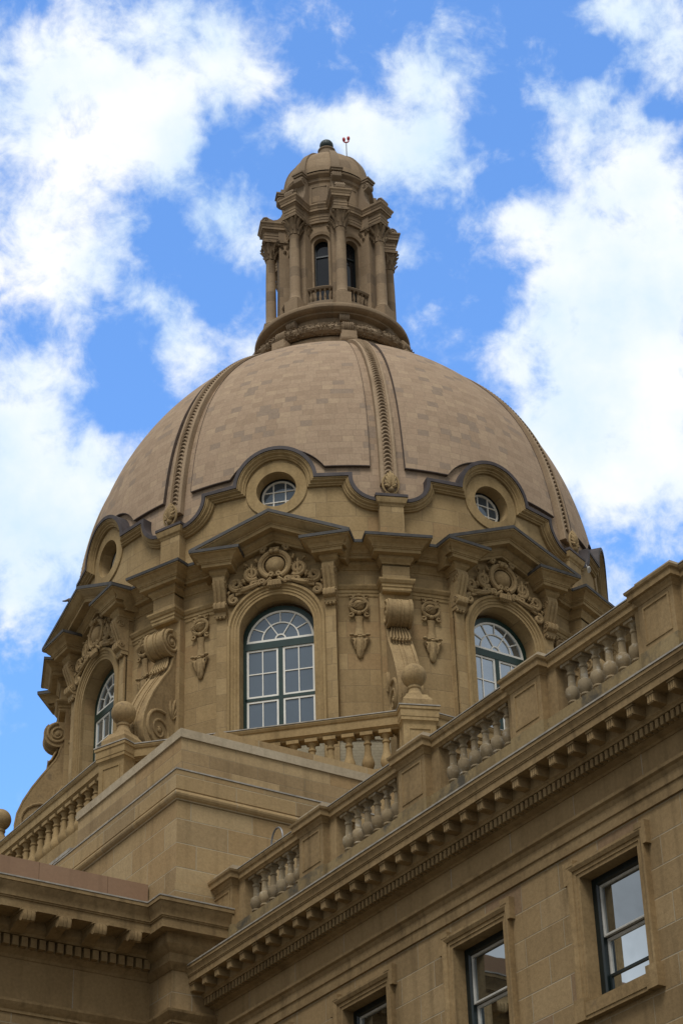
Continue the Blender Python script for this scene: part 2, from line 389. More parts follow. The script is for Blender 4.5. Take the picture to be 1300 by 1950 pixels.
# ------------------------------------------------------------------ ground
gm = MB(); gm.add([(-900,-900,0),(900,-900,0),(900,900,0),(-900,900,0)], [(0,1,2,3)])
g = gm.build('ground', M['ground']); g['kind'] = 'structure'
# ------------------------------------------------------------------ drum under the dome
RW = 8.40
drum = empty('rotunda_drum', 'round sandstone drum with arched green framed windows and pediments beneath the dome', 'drum', (0, 0, 25.1), A0)
ZB = 25.1
def dz(mb):                      # meshes are drawn in absolute heights, the parent stands at 25.1
    mb.v = [(x, y, z-ZB) for x, y, z in mb.v]; return mb
def inframe(pts, az):            # (t, r) in the frame at azimuth az -> plan x, y
    return [(t*cos(az)+r*sin(az), t*sin(az)-r*cos(az)) for t, r in pts]
def plan_arc(r, a0, a1, n): return [polar(r, a0+(a1-a0)*i/n) for i in range(n+1)]
CORN = [(-.25,32.18),(.0,32.18),(.0,32.23),(.025,32.24),(.03,32.28),(.06,32.32),(.10,32.36),(.11,32.37),(.11,32.47),(.285,32.47),(.285,32.565),(.31,32.57),(.31,32.60),(.335,32.61),(.345,32.65),(.38,32.70),(.44,32.74),(.49,32.79),(.515,32.80),(.55,32.805),(.55,32.86),(-.25,33.02)]
AW = math.asin(1.74/RW)
def cornice_path():
    p = inframe([(1.44,8.30),(1.44,8.71),(1.74,8.71),(1.74,sqrt(RW**2-1.74**2))], -P8)
    p += plan_arc(RW, -P8+AW, -.385/RW, 6)[1:-1]
    p += [(-.385,-RW),(-.385,-8.80),(.385,-8.80),(.385,-RW)]
    p += plan_arc(RW, .385/RW, P8-AW, 6)[1:-1]
    p += inframe([(-1.74,sqrt(RW**2-1.74**2)),(-1.74,8.71),(-1.44,8.71),(-1.44,8.30)], P8)
    return p
def make_pier():
    parts = []
    AE = P8-math.asin(1.66/RW)
    mb = MB(); rr = [(RW, 25.1), (RW, 33.2)]
    mb.lathe(rr, seg=10, a0=-AE, a1=AE); parts.append(dz(mb).build('wall', M['drum'], drum, ('cyl', 8.4)))
    mb = MB(); mb.box(-.46,.46,-8.62,-8.2,25.1,31.40); mb.box(-.385,.385,-8.80,-8.2,31.38,32.7); parts.append(dz(mb).build('pilaster', M['drum'], drum, ('plan', .2)))
    mb = MB(); plan_sweep(mb, cornice_path(), CORN); c = dz(mb).build('cornice', M['plain'], drum); parts.append(c)
    mb = MB(); plan_sweep(mb, cornice_path(), [(.30,32.865),(.52,32.865),(.555,32.835),(.575,32.835),(.58,32.92),(.30,32.965)]); dz(mb).build('flashing', M['flash'], c)
    # string course / architrave
    ap = plan_arc(RW, -AE, -.385/RW, 5)[:-1]+[(-.385,-RW),(-.385,-8.80),(.385,-8.80),(.385,-RW)]+plan_arc(RW, .385/RW, AE, 5)[1:]
    mb = MB(); plan_sweep(mb, ap, [(-.3,31.36),(.0,31.36),(.025,31.40),(.025,31.48),(.05,31.50),(.05,31.58),(.085,31.60),(.13,31.68),(.13,31.73),(-.3,31.76)])
    parts.append(dz(mb).build('string_course', M['plain'], drum))
    # scroll console
    con = [(8.40,31.04)]
    con += [(8.82+.40*cos(a), 30.64+.40*sin(a)) for a in [pi/2-i*pi*1.12/14 for i in range(15)]]
    con += [(8.74,30.10),(8.77,29.95),(8.86,29.76),(9.02,29.54),(9.25,29.22),(9.50,28.84),(9.74,28.40),(9.90,27.98),(9.95,27.62),(9.90,27.32),(9.76,27.08),(9.55,26.94),(9.75,26.90),(9.75,25.1),(8.40,25.1)]
    mb = MB(); W = .325
    mb.prism(con, lambda r, z, t: (t, -r, z), -W, W)
    # raised edge fillets and double centre bead on the front
    fr = con[4:-3]
    for t0, t1, h in ((-W-.012,-W+.07,.03),(W-.07,W+.012,.03),(-.075,-.03,.022),(.03,.075,.022)):
        ms = miter(fr)
        rings = [[(t0,-(p[0]-m[0]*.02),p[1]-m[1]*.02),(t1,-(p[0]-m[0]*.02),p[1]-m[1]*.02),(t1,-(p[0]-m[0]*-h),p[1]+m[1]*h),(t0,-(p[0]+m[0]*h),p[1]+m[1]*h)] for p, m in zip(fr, [(-a, -b) for a, b in ms])]
        mb.loft(rings)
    cons = dz(mb).build('scroll_console', M['carve'], drum); parts.append(cons)
    for sgn in (-1, 1):
        mb = MB(); x = sgn*(W+.005)
        for cx, cz, r0, turns, st in ((8.82,30.64,.36,2.1,pi*.5),(9.28,27.72,.62,-2.2,pi*.62)):
            sp = spiral(cx, cz, r0, .07, st, -turns if cx < 9 else turns, 40)
            mb.tube([(x, -r, z) for r, z in sp], [.055*(1-.5*i/40) for i in range(41)], 8)
            mb.ball((x, -cx, cz), .085, 10, 6, (.6, 1, 1))
            dz(mb).build('volute', M['carve'], cons); mb = MB()
        # leaf spray on the cheek
        for a, l in ((1.05,.55),(1.45,.72),(1.85,.80),(2.25,.62)):
            b0 = Vector((x, -8.72, 28.25)); pts = []; rad = []
            for i in range(7):
                q = i/6; pts.append(b0+Vector((0, -cos(a+.35*q)*l*q-.02, sin(a+.35*q)*l*q))); rad.append(.012+.05*sin(pi*min(1, q*.85+.1)))
            mb.tube(pts, rad, 6)
        dz(mb).build('leaf_spray', M['carve'], cons)
    mb = MB()                   # acanthus leaf below the upper scroll
    for i, t in enumerate((-.24,-.16,-.08,0,.08,.16,.24)):
        k = 1-abs(t)*1.1
        mb.tube([(t*.75,-8.78,30.24),(t*.9,-8.84,30.10),(t*1.05,-8.90,29.97),(t*1.1,-8.97,29.84-.05*k),(t*1.12,-9.05,29.76-.05*k),(t*1.14,-9.09,29.80-.05*k)], [.022,.03,.034,.034,.034,.016], 7)
    for t in (-.225,-.135,-.045,.045,.135,.225): mb.ball((t,-9.05,29.73-.05*(1-abs(t)*3)), .038, 8, 6)
    dz(mb).build('acanthus_leaf', M['carve'], cons)
    # pier of the parapet over the cornice, with cap
    mb = MB(); mb.box(-.35,.35,-8.58,-8.1,32.9,34.4); mb.box(-.40,.40,-8.63,-8.1,32.9,33.42)
    pp = dz(mb).build('parapet_pier', M['drum'], drum, ('plan', 0)); parts.append(pp)
    mb = MB(); plan_sweep(mb, [(-.35,-8.0),(-.35,-8.58),(.35,-8.58),(.35,-8.0)], [(-.4,34.30),(.01,34.30),(.03,34.36),(.07,34.40),(.10,34.50),(.11,34.56),(-.4,34.58)])
    dz(mb).build('cap', M['plain'], pp)
    mb = MB(); mb.box(-.475,.475,-8.705,-7.95,34.575,34.66); dz(mb).build('cap_flashing', M['lead'], pp)
    # shell ornament standing on the cap at the rib foot
    mb = MB()
    for i in range(9):
        a = pi*.5+(i-4)*.36; l = .40-.06*abs(i-4)*.4
        pts = []; rad = []
        for k in range(6):
            q = k/5; pts.append((cos(a)*l*q*.55, -8.56-.10*sin(pi*q)-.02, 34.80+.08+sin(a)*l*q*1.35+.06*q)); rad.append(.02+.045*sin(pi*min(1, q*.8+.1)))
        mb.tube(pts, rad, 6)
    mb.tube([(.235*cos(a), -8.60, 35.04+.34*sin(a)) for a in [2*pi*i/24 for i in range(24)]], .035, 6, True)
    mb.ball((0,-8.62,34.84), .10, 10, 6); mb.box(-.16,.16,-8.62,-8.3,34.66,34.78)
    parts.append(dz(mb).build('shell_ornament', M['carve'], drum))
    for s in (-1, 1):           # carved pendants either side
        mb = MB(); r = 8.42; cz = 31.06
        mb.tube([(.24*cos(a), -r-.06, cz+.22*sin(a)) for a in [-pi*.42+i*pi*1.84/20 for i in range(21)]], .052, 7)
        mb.ball((0,-r-.02,cz+.02), .175, 14, 10, (1, .75, .95))
        for k in range(-3, 4): mb.tube([(-.12+k*.05,-r-.13,cz-.10+abs(k)*.02),(.02+k*.045,-r-.165,cz+.04),(.13+k*.03,-r-.12,cz+.13-abs(k)*.02)], .012, 5)
        for sx in (-1, 1):
            mb.tube([(sx*x_, -r-.05, z_) for x_, z_ in spiral(.20, cz+.27, .085, .02, pi*.2, .9, 14)], .03, 6)
            mb.tube([(sx*x_, -r-.05, z_) for x_, z_ in spiral(.21, cz-.27, .085, .02, -pi*.2, -.9, 14)], .032, 6)
            mb.tube([(sx*.08,-r-.05,cz-.22),(sx*.16,-r-.06,cz-.20),(sx*.22,-r-.05,cz-.14)], .04, 6)
        mb.ball((0,-r-.05,cz+.33), .07, 8, 6, (1.2, 1, .8)); mb.ball((0,-r-.06,cz-.24), .075, 8, 6)
        neck = [(.13,30.72),(.115,30.66),(.10,30.62),(.105,30.4),(.135,30.2),(.15,30.14)]
        mb.loft([[(w*cos(a), -r-.01-.6*w*abs(sin(a)), z) for a in [pi*i/8 for i in range(9)]] for w, z in neck], ring_closed=True)
        for t in (-.22,-.11,0,.11,.22): mb.ball((t,-r-.08,30.10-.03*cos(t*14)), .065, 8, 6, (1.15, .9, .75))
        mb.loft([[(w*cos(a), -r-.01-.75*w*abs(sin(a)), z) for a in [pi*i/10 for i in range(11)]] for w, z in ((.12,30.12),(.15,29.98),(.14,29.84),(.115,29.68),(.10,29.58),(.085,29.50),(.05,29.44),(.015,29.42))])
        for t, zt, w in ((0,29.45,.045),(-.19,29.84,.040),(.19,29.84,.040),(-.13,29.66,.042),(.13,29.66,.042)):
            mb.tube([(t*.5,-r-.03,30.10),(t,-r-.09,29.95),(t*1.15,-r-.08,zt+.2),(t*1.0,-r-.05,zt+.06),(t*.6,-r-.02,zt)], [w*.5,w*.9,w,w*.7,.015], 8)
        dz(mb).build('carved_pendant', M['carve'], parts[0], rot=s*radians(6.9))
    return parts
def arch_pts(R, zc, n=24): return [(R*cos(a), zc+R*sin(a)) for a in [pi*i/n for i in range(n+1)]]
def pane_poly(poly, r): # flat polygon in (t, z)
    mb = MB(); mb.add([(t, -r, z) for t, z in poly], [tuple(range(len(poly)))]); return mb
def bar(mb, t0, z0, t1, z1, w, r0, r1):
    d = Vector((t1-t0, z1-z0)).normalized(); n = Vector((-d.y, d.x))*w/2
    c = [(t0+n.x,z0+n.y),(t0-n.x,z0-n.y),(t1-n.x,z1-n.y),(t1+n.x,z1+n.y)]
    mb.loft([[(t,-r0,z) for t, z in c], [(t,-r1,z) for t, z in c]])
RF = 8.02                        # window frame plane
def make_bay():
    parts = []
    # flat wall of the bay with its arched opening
    mb = MB(); F = 8.45; top = lambda t: 33.72-.44*abs(t)
    q = lambda pts: mb.add([(t,-F,z) for t, z in pts], [tuple(range(len(pts)))])
    R, zc, zs = 1.06, 30.55, 27.40
    for s in (-1, 1):
        mb.add([(s*R,-F,25.1),(s*1.70,-F,25.1),(s*1.70,-F,zc),(s*R,-F,zc)], [(0,1,2,3)])
        mb.add([(s*R,-F,zc),(s*1.70,-F,zc),(s*1.70,-F,top(1.70)),(s*R,-F,top(R))], [(0,1,2,3)])
        mb.add([(s*1.70,-F,25.1),(s*1.70,-8.1,25.1),(s*1.70,-8.1,33.0),(s*1.70,-F,33.0)], [(0,1,2,3)])
    q([(-R,25.1),(R,25.1),(R,zs),(-R,zs)])
    ap = arch_pts(R, zc, 28)
    for a, b in zip(ap, ap[1:]): q([a, b, (b[0], top(b[0])), (a[0], top(a[0]))])
    ol = [(R,zs)]+ap+[(-R,zs)]
    mb.loft([[(t,-F,z) for t, z in ol], [(t,-7.9,z) for t, z in ol]], cap=False)
    bay = dz(mb).build('window_bay', M['drum'], drum, ('plan', .2)); parts.append(bay)
    mb = MB()
    for s in (-1, 1): mb.box(s*1.40-.0 if s > 0 else -1.70, 1.70 if s > 0 else -1.40, -8.51, -8.40, 25.1, 31.2)
    dz(mb).build('pilaster_strip', M['drum'], bay, ('plan', .45))
    mb = MB(); face_sweep(mb, [(R,25.2),(R,zc)]+ap[1:-1]+[(-R,zc),(-R,25.2)], [(-.002,8.38),(-.002,8.475),(.08,8.475),(.085,8.50),(.16,8.50),(.165,8.525),(.23,8.525),(.255,8.575),(.32,8.575),(.34,8.545),(.34,8.38)])
    parts.append(dz(mb).build('archivolt', M['plain'], drum))
    # brackets
    for s in (-1, 1):
        mb = MB(); c = s*1.57
        pr = [(8.40,32.22),(8.80,32.22),(8.82,32.10),(8.80,31.96),(8.73,31.80),(8.66,31.62),(8.62,31.50),(8.66,31.47),(8.72,31.42),(8.74,31.34),(8.72,31.25),(8.66,31.20),(8.60,31.17),(8.40,31.17)]
        mb.prism(pr, lambda r, z, t: (t, -r, z), c-.175, c+.175)
        for o in (-.13, 0, .13): mb.prism([(r+.022, z) for r, z in pr[2:12]]+[(8.5,31.2),(8.5,32.1)], lambda r, z, t: (t, -r, z), c+o-.038, c+o+.038)
        mb.box(c-.16, c+.16, -8.62, -8.4, 31.05, 31.18)
        for o in (-.10, 0, .10): mb.ball((c+o,-8.58,31.02), .05, 8, 6)
        for zz, rr, rad in ((32.0,8.66,.13),(31.34,8.62,.09)):
            for e in (-1, 1): mb.tube([(c+e*.18, -(a_), b_) for a_, b_ in spiral(rr, zz, rad, .03, 0, 1.6, 20)], .022, 5)
        parts.append(dz(mb).build('bracket', M['carve'], drum))
    # raking pediment
    k = .99/2.27; nl = sqrt(1+k*k)
    P = [(-2.27,32.875),(0,33.865),(2.27,32.875)]
    rk = [(.02,8.10),(-.015,8.9),(-.0,9.265),(.05,9.265),(.06,9.235),(.10,9.20),(.16,9.14),(.20,9.08),(.21,9.05),(.24,9.045),(.245,9.02),(.345,9.02),(.345,8.78),(.44,8.78),(.45,8.76),(.48,8.72),(.53,8.67),(.54,8.64),(.60,8.64),(.60,8.10)]
    mb = MB(); face_sweep(mb, P, rk); pd = dz(mb).build('pediment', M['plain'], drum); parts.append(pd)
    mb = MB(); face_sweep(mb, [(-2.285,32.875),(0,33.872),(2.285,32.875)], [(-.085,8.2),(-.075,9.29),(.018,9.29),(.018,9.272),(-.004,9.27),(-.012,8.9),(-.016,8.2)]); dz(mb).build('flashing', M['flash'], pd)
    # cartouche
    mb = MB(); r = 8.47; cz = 32.50
    mb.tube([(.43*cos(a), -r-.12, cz+.42*sin(a)) for a in [-pi*.36+i*pi*1.72/30 for i in range(31)]], .072, 8)
    mb.tube([(.345*cos(a), -r-.11, cz+.34*sin(a)) for a in [2*pi*i/30 for i in range(30)]], .03, 6, True)
    for i in range(26):
        a = -pi*.3+i*pi*1.6/25; mb.ball((.385*cos(a), -r-.15, cz+.378*sin(a)), .026, 6, 4)
    mb.ball((0,-r-.04,cz), .29, 18, 12, (1, .72, 1))
    for s in (-1, 1):
        mb.ball((s*.08,-r-.20,cz+.40), .075, 8, 6)
        mb.tube([(s*x_, -r-.13, z_) for x_, z_ in spiral(.33, cz+.50, .10, .02, pi*.9, -1.1, 16)], .048, 6)
        mb.tube([(s*x_, -r-.12, z_) for x_, z_ in spiral(.12, cz-.30, .09, .02, pi*.4, 1.2, 16)], .048, 6)
        # first scroll: ring with an upright
        mb.tube([(s*x_, -r-.10, z_) for x_, z_ in spiral(.67, 32.30, .235, .07, -pi*.75, 1.45, 34)], [.075-.025*i/34 for i in range(35)], 7)
        mb.tube([(s*.67,-r-.11,32.62),(s*.665,-r-.13,32.42),(s*.66,-r-.12,32.18),(s*.65,-r-.11,32.04)], [.03,.045,.036,.05], 7)
        mb.tube([(s*x_, -r-.11, z_) for x_, z_ in spiral(.63, 31.98, .11, .03, pi*.6, 1.1, 16)], .055, 6)
        for i in range(12):
            a = -pi*.4+i*pi*1.25/11; mb.ball((s*(.67+.20*cos(a)), -r-.14, 32.30+.20*sin(a)), .028, 6, 4)
        # second scroll and its beaded stem
        mb.tube([(s*x_, -r-.09, z_) for x_, z_ in spiral(1.13, 32.02, .20, .05, -pi*.55, 1.6, 34)], [.072-.025*i/34 for i in range(35)], 7)
        mb.tube([(s*.42,-r-.10,31.98),(s*.62,-r-.11,31.90),(s*.84,-r-.12,31.82),(s*1.02,-r-.10,31.80),(s*1.14,-r-.09,31.83)], [.055,.075,.085,.075,.065], 7)
        for i in range(9):
            a = -pi*.35+i*pi*1.3/8; mb.ball((s*(1.13+.17*cos(a)), -r-.12, 32.02+.17*sin(a)), .026, 6, 4)
        for i in range(4): mb.ball((s*(.88+.06*i), -r-.17, 31.85-.012*i), .038, 6, 5)
        # third scroll over the haunch
        mb.tube([(s*x_, -r-.08, z_) for x_, z_ in spiral(1.20, 31.54, .155, .03, pi*.55, -1.4, 28)], [.068-.022*i/28 for i in range(29)], 7)
        mb.tube([(s*.92,-r-.09,31.76),(s*1.02,-r-.10,31.73),(s*1.14,-r-.09,31.70)], [.03,.045,.05], 6)
        mb.tube([(s*x_, -r-.13, z_) for x_, z_ in spiral(.36, 31.98, .10, .02, -pi*.3, 1.3, 18)], .052, 6)
        mb.tube([(s*.10,-r-.15,32.06),(s*.20,-r-.15,31.98),(s*.33,-r-.13,31.88)], [.05,.045,.036], 6)
    for t in (-.16,-.08,0,.08,.16): mb.tube([(t*.5,-r-.12,32.0),(t*.9,-r-.19,31.93),(t,-r-.18,31.82),(t*.8,-r-.12,31.76)], [.03,.05,.055,.03], 7)
    mb.box(-.14,.14,-r-.16,-r,32.98,33.06); mb.ball((0,-r-.12,33.0), .10, 8, 6, (1.4, .8, .7))
    for s in (-1, 1):           # leaves filling the field between the scrolls
        for (t0, z0, t1, z1, t2, z2, w) in ((.40,32.10,.52,32.00,.60,32.10,.05),(.86,32.02,.93,32.12,.90,32.24,.05),(.92,31.92,1.02,32.0,1.0,32.14,.04),(.47,32.62,.56,32.72,.52,32.84,.045),(.78,32.58,.88,32.64,.94,32.56,.04),(1.30,31.86,1.36,31.76,1.34,31.66,.04),(.28,32.95,.38,33.0,.46,32.95,.045)):
            mb.tube([(s*t0,-r-.03,z0),(s*(t0+t1)/2,-r-.10,(z0+z1)/2),(s*t1,-r-.12,z1),(s*t2,-r-.06,z2)], [.02,w,w*1.1,.012], 7)
    parts.append(dz(mb).build('cartouche', M['carve'], drum))
    # the window itself
    mb = MB(); WF = 1.04; zsp = 30.37
    ol = [(WF,27.35)]+[(WF,zsp)]+arch_pts(WF, zsp, 24)[1:-1]+[(-WF,zsp),(-WF,27.35)]
    face_sweep(mb, ol, [(-.075,RF-.1),(-.075,RF+.02),(.06,RF+.02),(.06,RF-.1)])
    mb.box(-1.0,1.0,-RF-.035,-RF+.1,30.16,30.37); mb.box(-.062,.062,-RF-.025,-RF+.1,27.35,30.16); mb.box(-1.0,1.0,-RF-.02,-RF+.1,28.57,28.66); mb.box(-1.04,1.04,-RF-.05,-RF+.1,27.35,27.72)
    win = dz(mb).build('window', M['green'], drum); parts.append(win)
    mb = MB()
    fr = lambda t0, t1, z0, z1, cols, rows: [face_sweep(mb, [(t0,z0),(t0,z1),(t1,z1),(t1,z0)], [(0,RF-.06),(0,RF+.005),(.055,RF+.005),(.055,RF-.06)], closed=True)]+ \
        [mb.box(t0+(t1-t0)*i/cols-.014, t0+(t1-t0)*i/cols+.014, -RF, -RF+.06, z0+.05, z1-.05) for i in range(1, cols)]+ \
        [mb.box(t0+.05, t1-.05, -RF+.003, -RF+.058, z0+(z1-z0)*i/rows-.014, z0+(z1-z0)*i/rows+.014) for i in range(1, rows)]
    for s in (-1, 1):
        a, b = (.064,.963) if s > 0 else (-.963,-.064)
        fr(a, b, 28.662, 30.158, 2, 2); fr(a, b, 27.722, 28.568, 2, 1)
    R0 = .963; zf = 30.375
    face_sweep(mb, [(R0,zf),(R0-.0001,zf+.02)]+[p for p in arch_pts(R0, zf, 26)[1:-1]]+[(-R0,zf)], [(-.06,RF-.06),(-.06,RF+.005),(0,RF+.005),(0,RF-.06)])
    mb.box(-.91,.91,-RF-.004,-RF+.06,zf,zf+.075)
    for Rr, w in ((.52,.035),(.14,.04)): face_sweep(mb, arch_pts(Rr, zf+.06, 20), [(-w/2,RF-.05),(-w/2,RF+.002),(w/2,RF+.002),(w/2,RF-.05)])
    for a, r0 in ((30,.52),(60,.14),(90,.52),(120,.14),(150,.52)):
        a = radians(a); bar(mb, r0*cos(a), zf+.06+r0*sin(a), .93*cos(a), zf+.03+.93*sin(a), .03, RF-.05, RF+.0)
    dz(mb).build('sash', M['white'], win)
    mb = pane_poly([(1.0,27.5),(1.0,zsp)]+arch_pts(1.0, zsp, 20)[1:-1]+[(-1.0,zsp),(-1.0,27.5)], RF-.03); dz(mb).build('pane', M['pane'], win, smooth=0)
    # parapet with the round window
    R3 = 8.30; OC, ORr = 35.19, .59
    def ptop(s):
        s = abs(s)
        if s < 1.12: return max(35.33, 35.30+sqrt(max(0, 1.12**2-s*s)))
        if s <= 2.10: return 35.33
        if s < 2.92: return 35.30-sqrt(max(0, .82**2-(2.92-s)**2))
        return 34.48
    wr = lambda s, z, r=R3: (r*sin(s/R3), -r*cos(s/R3), z)
    mb = MB(); nf = 72; inn = []; outb = []
    for i in range(nf):
        a = 2*pi*i/nf; c_, s_ = cos(a), sin(a); lo, hi = .59, 4.0
        while hi-lo > 1e-4:
            m_ = (lo+hi)/2; x_, z_ = m_*c_, OC+m_*s_
            if abs(x_) <= 1.25 and 32.9 <= z_ <= ptop(x_)-.03: lo = m_
            else: hi = m_
        inn.append((ORr*c_, OC+ORr*s_)); outb.append((lo*c_, OC+lo*s_))
    mb.loft([[wr(*p) for p in inn], [wr(*p) for p in [((a[0]*.5+b[0]*.5), (a[1]*.5+b[1]*.5)) for a, b in zip(inn, outb)]], [wr(*p) for p in outb]], cap=False)
    mb.loft([[wr(*p) for p in inn], [(p[0],-7.86,p[1]) for p in inn]], cap=False)
    for s in (-1, 1):
        xs = [1.25+(3.22-1.25)*i/30 for i in range(31)]
        for a, b in zip(xs, xs[1:]):
            mb.add([wr(s*a,32.9),wr(s*b,32.9),wr(s*b,ptop(b)-.03),wr(s*a,ptop(a)-.03)], [(0,1,2,3)])
    par = dz(mb).build('parapet', M['drum'], drum, ('cyl', 8.3)); parts.append(par)
    mb = MB(); pth = [(ORr*cos(a), OC+ORr*sin(a)) for a in [2*pi*i/48 for i in range(48)]]
    face_sweep(mb, pth, [(0,8.25),(0,8.345),(.31,8.345),(.325,8.33),(.325,8.25)], wrap=R3, closed=True)
    dz(mb).build('oval_surround', M['plain'], par)
    cpth = [(-3.0,34.48)]+[(-2.92+.82*cos(a), 35.30+.82*sin(a)) for a in [-pi/2+i*pi/2/10 for i in range(11)]]+[(-2.10,35.33)]
    aa = math.asin(.03/1.12)
    cpth += [(1.12*cos(a), 35.30+1.12*sin(a)) for a in [pi-aa-i*(pi-2*aa)/26 for i in range(27)]]
    cpth += [(2.10,35.33)]+[(2.92-.82*cos(a), 35.30-.82*sin(a)) for a in [i*pi/2/10 for i in range(11)]]+[(3.0,34.48)]
    mb = MB(); face_sweep(mb, cpth, [(-.01,7.95),(-.01,8.55),(.045,8.55),(.05,8.525),(.085,8.52),(.115,8.47),(.125,8.445),(.165,8.44),(.18,8.40),(.215,8.385),(.22,8.28),(.22,8.22),(.1,7.95)], wrap=R3)
    cop = dz(mb).build('coping', M['plain'], drum); parts.append(cop)
    mb = MB(); face_sweep(mb, cpth, [(-.10,7.92),(-.10,8.585),(.01,8.585),(.01,8.553),(-.012,8.553),(-.012,7.92)], wrap=R3); dz(mb).build('lead_capping', M['lead'], cop)
    mb = MB(); face_sweep(mb, [(.60*cos(a), OC+.60*sin(a)) for a in [2*pi*i/36 for i in range(36)]], [(-.07,7.84),(-.07,7.93),(.02,7.93),(.02,7.84)], closed=True)
    ow = dz(mb).build('oval_window', M['black'], drum); parts.append(ow)
    mb = MB(); face_sweep(mb, [(.53*cos(a), OC+.53*sin(a)) for a in [2*pi*i/36 for i in range(36)]], [(-.05,7.85),(-.05,7.915),(0,7.915),(0,7.85)], closed=True)
    for x in (-.18,.18): mb.box(x-.018,x+.018,-7.905,-7.85,OC-.47,OC+.47)
    for x in (-.17,.17): mb.box(-.47,.47,-7.90,-7.852,OC+x-.016,OC+x+.016)
    dz(mb).build('muntin', M['white'], ow)
    mb = pane_poly([(.56*cos(a), OC+.56*sin(a)) for a in [2*pi*i/32 for i in range(32)]], 7.87); dz(mb).build('pane', M['pane'], ow, smooth=0)
    return parts
piers = make_pier(); bays = make_bay()
for p in piers: p.rotation_euler[2] = P8
for k in (-3, -1, 3, 5):
    for p in piers: copy_part(p, drum, rot=k*P8)
for k in (-4, -2, 2, 4):
    for p in bays: copy_part(p, drum, rot=k*P8)
# ------------------------------------------------------------------ dome
RIB = [(33.4,8.62),(34.0,8.60),(34.89,8.54),(36.04,8.38),(37.55,8.10),(38.62,7.85),(39.43,7.57),(40.13,7.24),(41.2,6.56),(42.37,5.49),(43.36,4.31),(44.1,3.15),(44.5,2.3)]
def solve(A, b):
    n = len(b)
    for i in range(n):
        p = max(range(i, n), key=lambda r: abs(A[r][i])); A[i], A[p] = A[p], A[i]; b[i], b[p] = b[p], b[i]
        for r in range(i+1, n):
            f = A[r][i]/A[i][i]
            for c in range(i, n): A[r][c] -= f*A[i][c]
            b[r] -= f*b[i]
    x = [0]*n
    for i in range(n-1, -1, -1): x[i] = (b[i]-sum(A[i][c]*x[c] for c in range(i+1, n)))/A[i][i]
    return x
deg = 4; zz0 = 39.0
XS = [((z-zz0)/6, r*r) for z, r in RIB]
CO = solve([[sum(x**(i+j) for x, _ in XS) for j in range(deg+1)] for i in range(deg+1)], [sum(y*x**i for x, y in XS) for i in range(deg+1)])
def rrib(z):
    x = (z-zz0)/6; return sqrt(max(.04, sum(c*x**i for i, c in enumerate(CO))))
ROWS = [33.4]
while ROWS[-1] < 44.2:
    z = ROWS[-1]; h = .24/sqrt(1+((rrib(z+.01)-rrib(z))/.01)**2); ROWS.append(z+h)
NR = len(ROWS)-1
def vrow(z):
    for j in range(NR):
        if z <= ROWS[j+1]+1e-9: return j+(z-ROWS[j])/(ROWS[j+1]-ROWS[j])
    return NR
dome = empty('dome', 'great ribbed dome clad in buff stone tiles with grey tiles scattered among them', 'dome', (0, 0, ZB), A0)
def half(z): return P8-(.52-.09*max(0, min(1, (z-35.8)/8)))/rrib(z)
def tiled(fr, to, zlow, inset, skip=None, ncol=48, j0=0):
    mb = MB(); mb.uv = []
    for j in range(j0, NR):
        R = (rrib(ROWS[j])+rrib(ROWS[j+1]))/2
        for i in range(ncol):
            c = []
            for zz, ii in ((ROWS[j],i),(ROWS[j],i+1),(ROWS[j+1],i+1),(ROWS[j+1],i)):
                a = fr(zz)+(to(zz)-fr(zz))*ii/ncol; z = max(zz, zlow(a)); c.append((a, z))
            if c[3][1]-c[0][1] < 1e-4 and c[2][1]-c[1][1] < 1e-4: continue
            if skip and skip(c): continue
            vs = [((rrib(z)-inset)*sin(a), -(rrib(z)-inset)*cos(a), z-ZB) for a, z in c]
            mb.add(vs, [(0,1,2,3)])
            for a, z in c: mb.uv.append((a*R/.35+.5*(j % 2)+.13*((j*7) % 5), min(j+.999, max(j+.001, vrow(z)))*1.0))
    return mb
PIN, SIN = .10, .20
def zlow(a):
    t = abs(a)*8.2
    if t < 1.40: return max(35.82, 34.99+sqrt(max(0, 1.63**2-t*t)))
    return 35.82
def parapet_top(s):
    s = abs(s)
    if s < 1.12: return max(35.33, 35.30+sqrt(max(0, 1.12**2-s*s)))
    if s <= 2.10: return 35.33
    if s < 2.92: return 35.30-sqrt(max(0, .82**2-(2.92-s)**2))
    return 34.48
sh = tiled(lambda z: -P8, lambda z: P8, lambda a: parapet_top(a*8.3), SIN, ncol=72)
shell = sh.build('shell', M['tile'], dome)
pan = tiled(lambda z: -half(z), lambda z: half(z), zlow, PIN, ncol=80)
panel = pan.build('tiled_field', M['tile'], dome)
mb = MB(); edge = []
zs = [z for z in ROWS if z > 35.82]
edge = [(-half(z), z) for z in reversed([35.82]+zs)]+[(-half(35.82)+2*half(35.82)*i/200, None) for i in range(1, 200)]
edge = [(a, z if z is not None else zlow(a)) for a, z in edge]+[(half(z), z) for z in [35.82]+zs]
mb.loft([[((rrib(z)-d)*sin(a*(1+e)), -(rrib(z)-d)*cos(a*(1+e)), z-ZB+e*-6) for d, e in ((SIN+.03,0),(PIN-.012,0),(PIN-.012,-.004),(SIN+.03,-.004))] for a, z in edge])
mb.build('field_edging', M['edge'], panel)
mb = MB(); rings = []
for z in [35.15+i*.25 for i in range(36)]:
    if z > 43.95: break
    w = .255-.055*(z-35)/9; r = rrib(z); ring = []
    for t, d in ((-w,-.26),(-w,-.02),(-w+.02,.0),(-.15,.0),(-.14,-.05),(.14,-.05),(.15,.0),(w-.02,.0),(w,-.02),(w,-.26)):
        ring.append((t, -(r+d), z-ZB))
    rings.append(ring)
mb.loft(rings); rib = mb.build('rib', M['dstone'], dome)
mb = MB(); z = 35.55
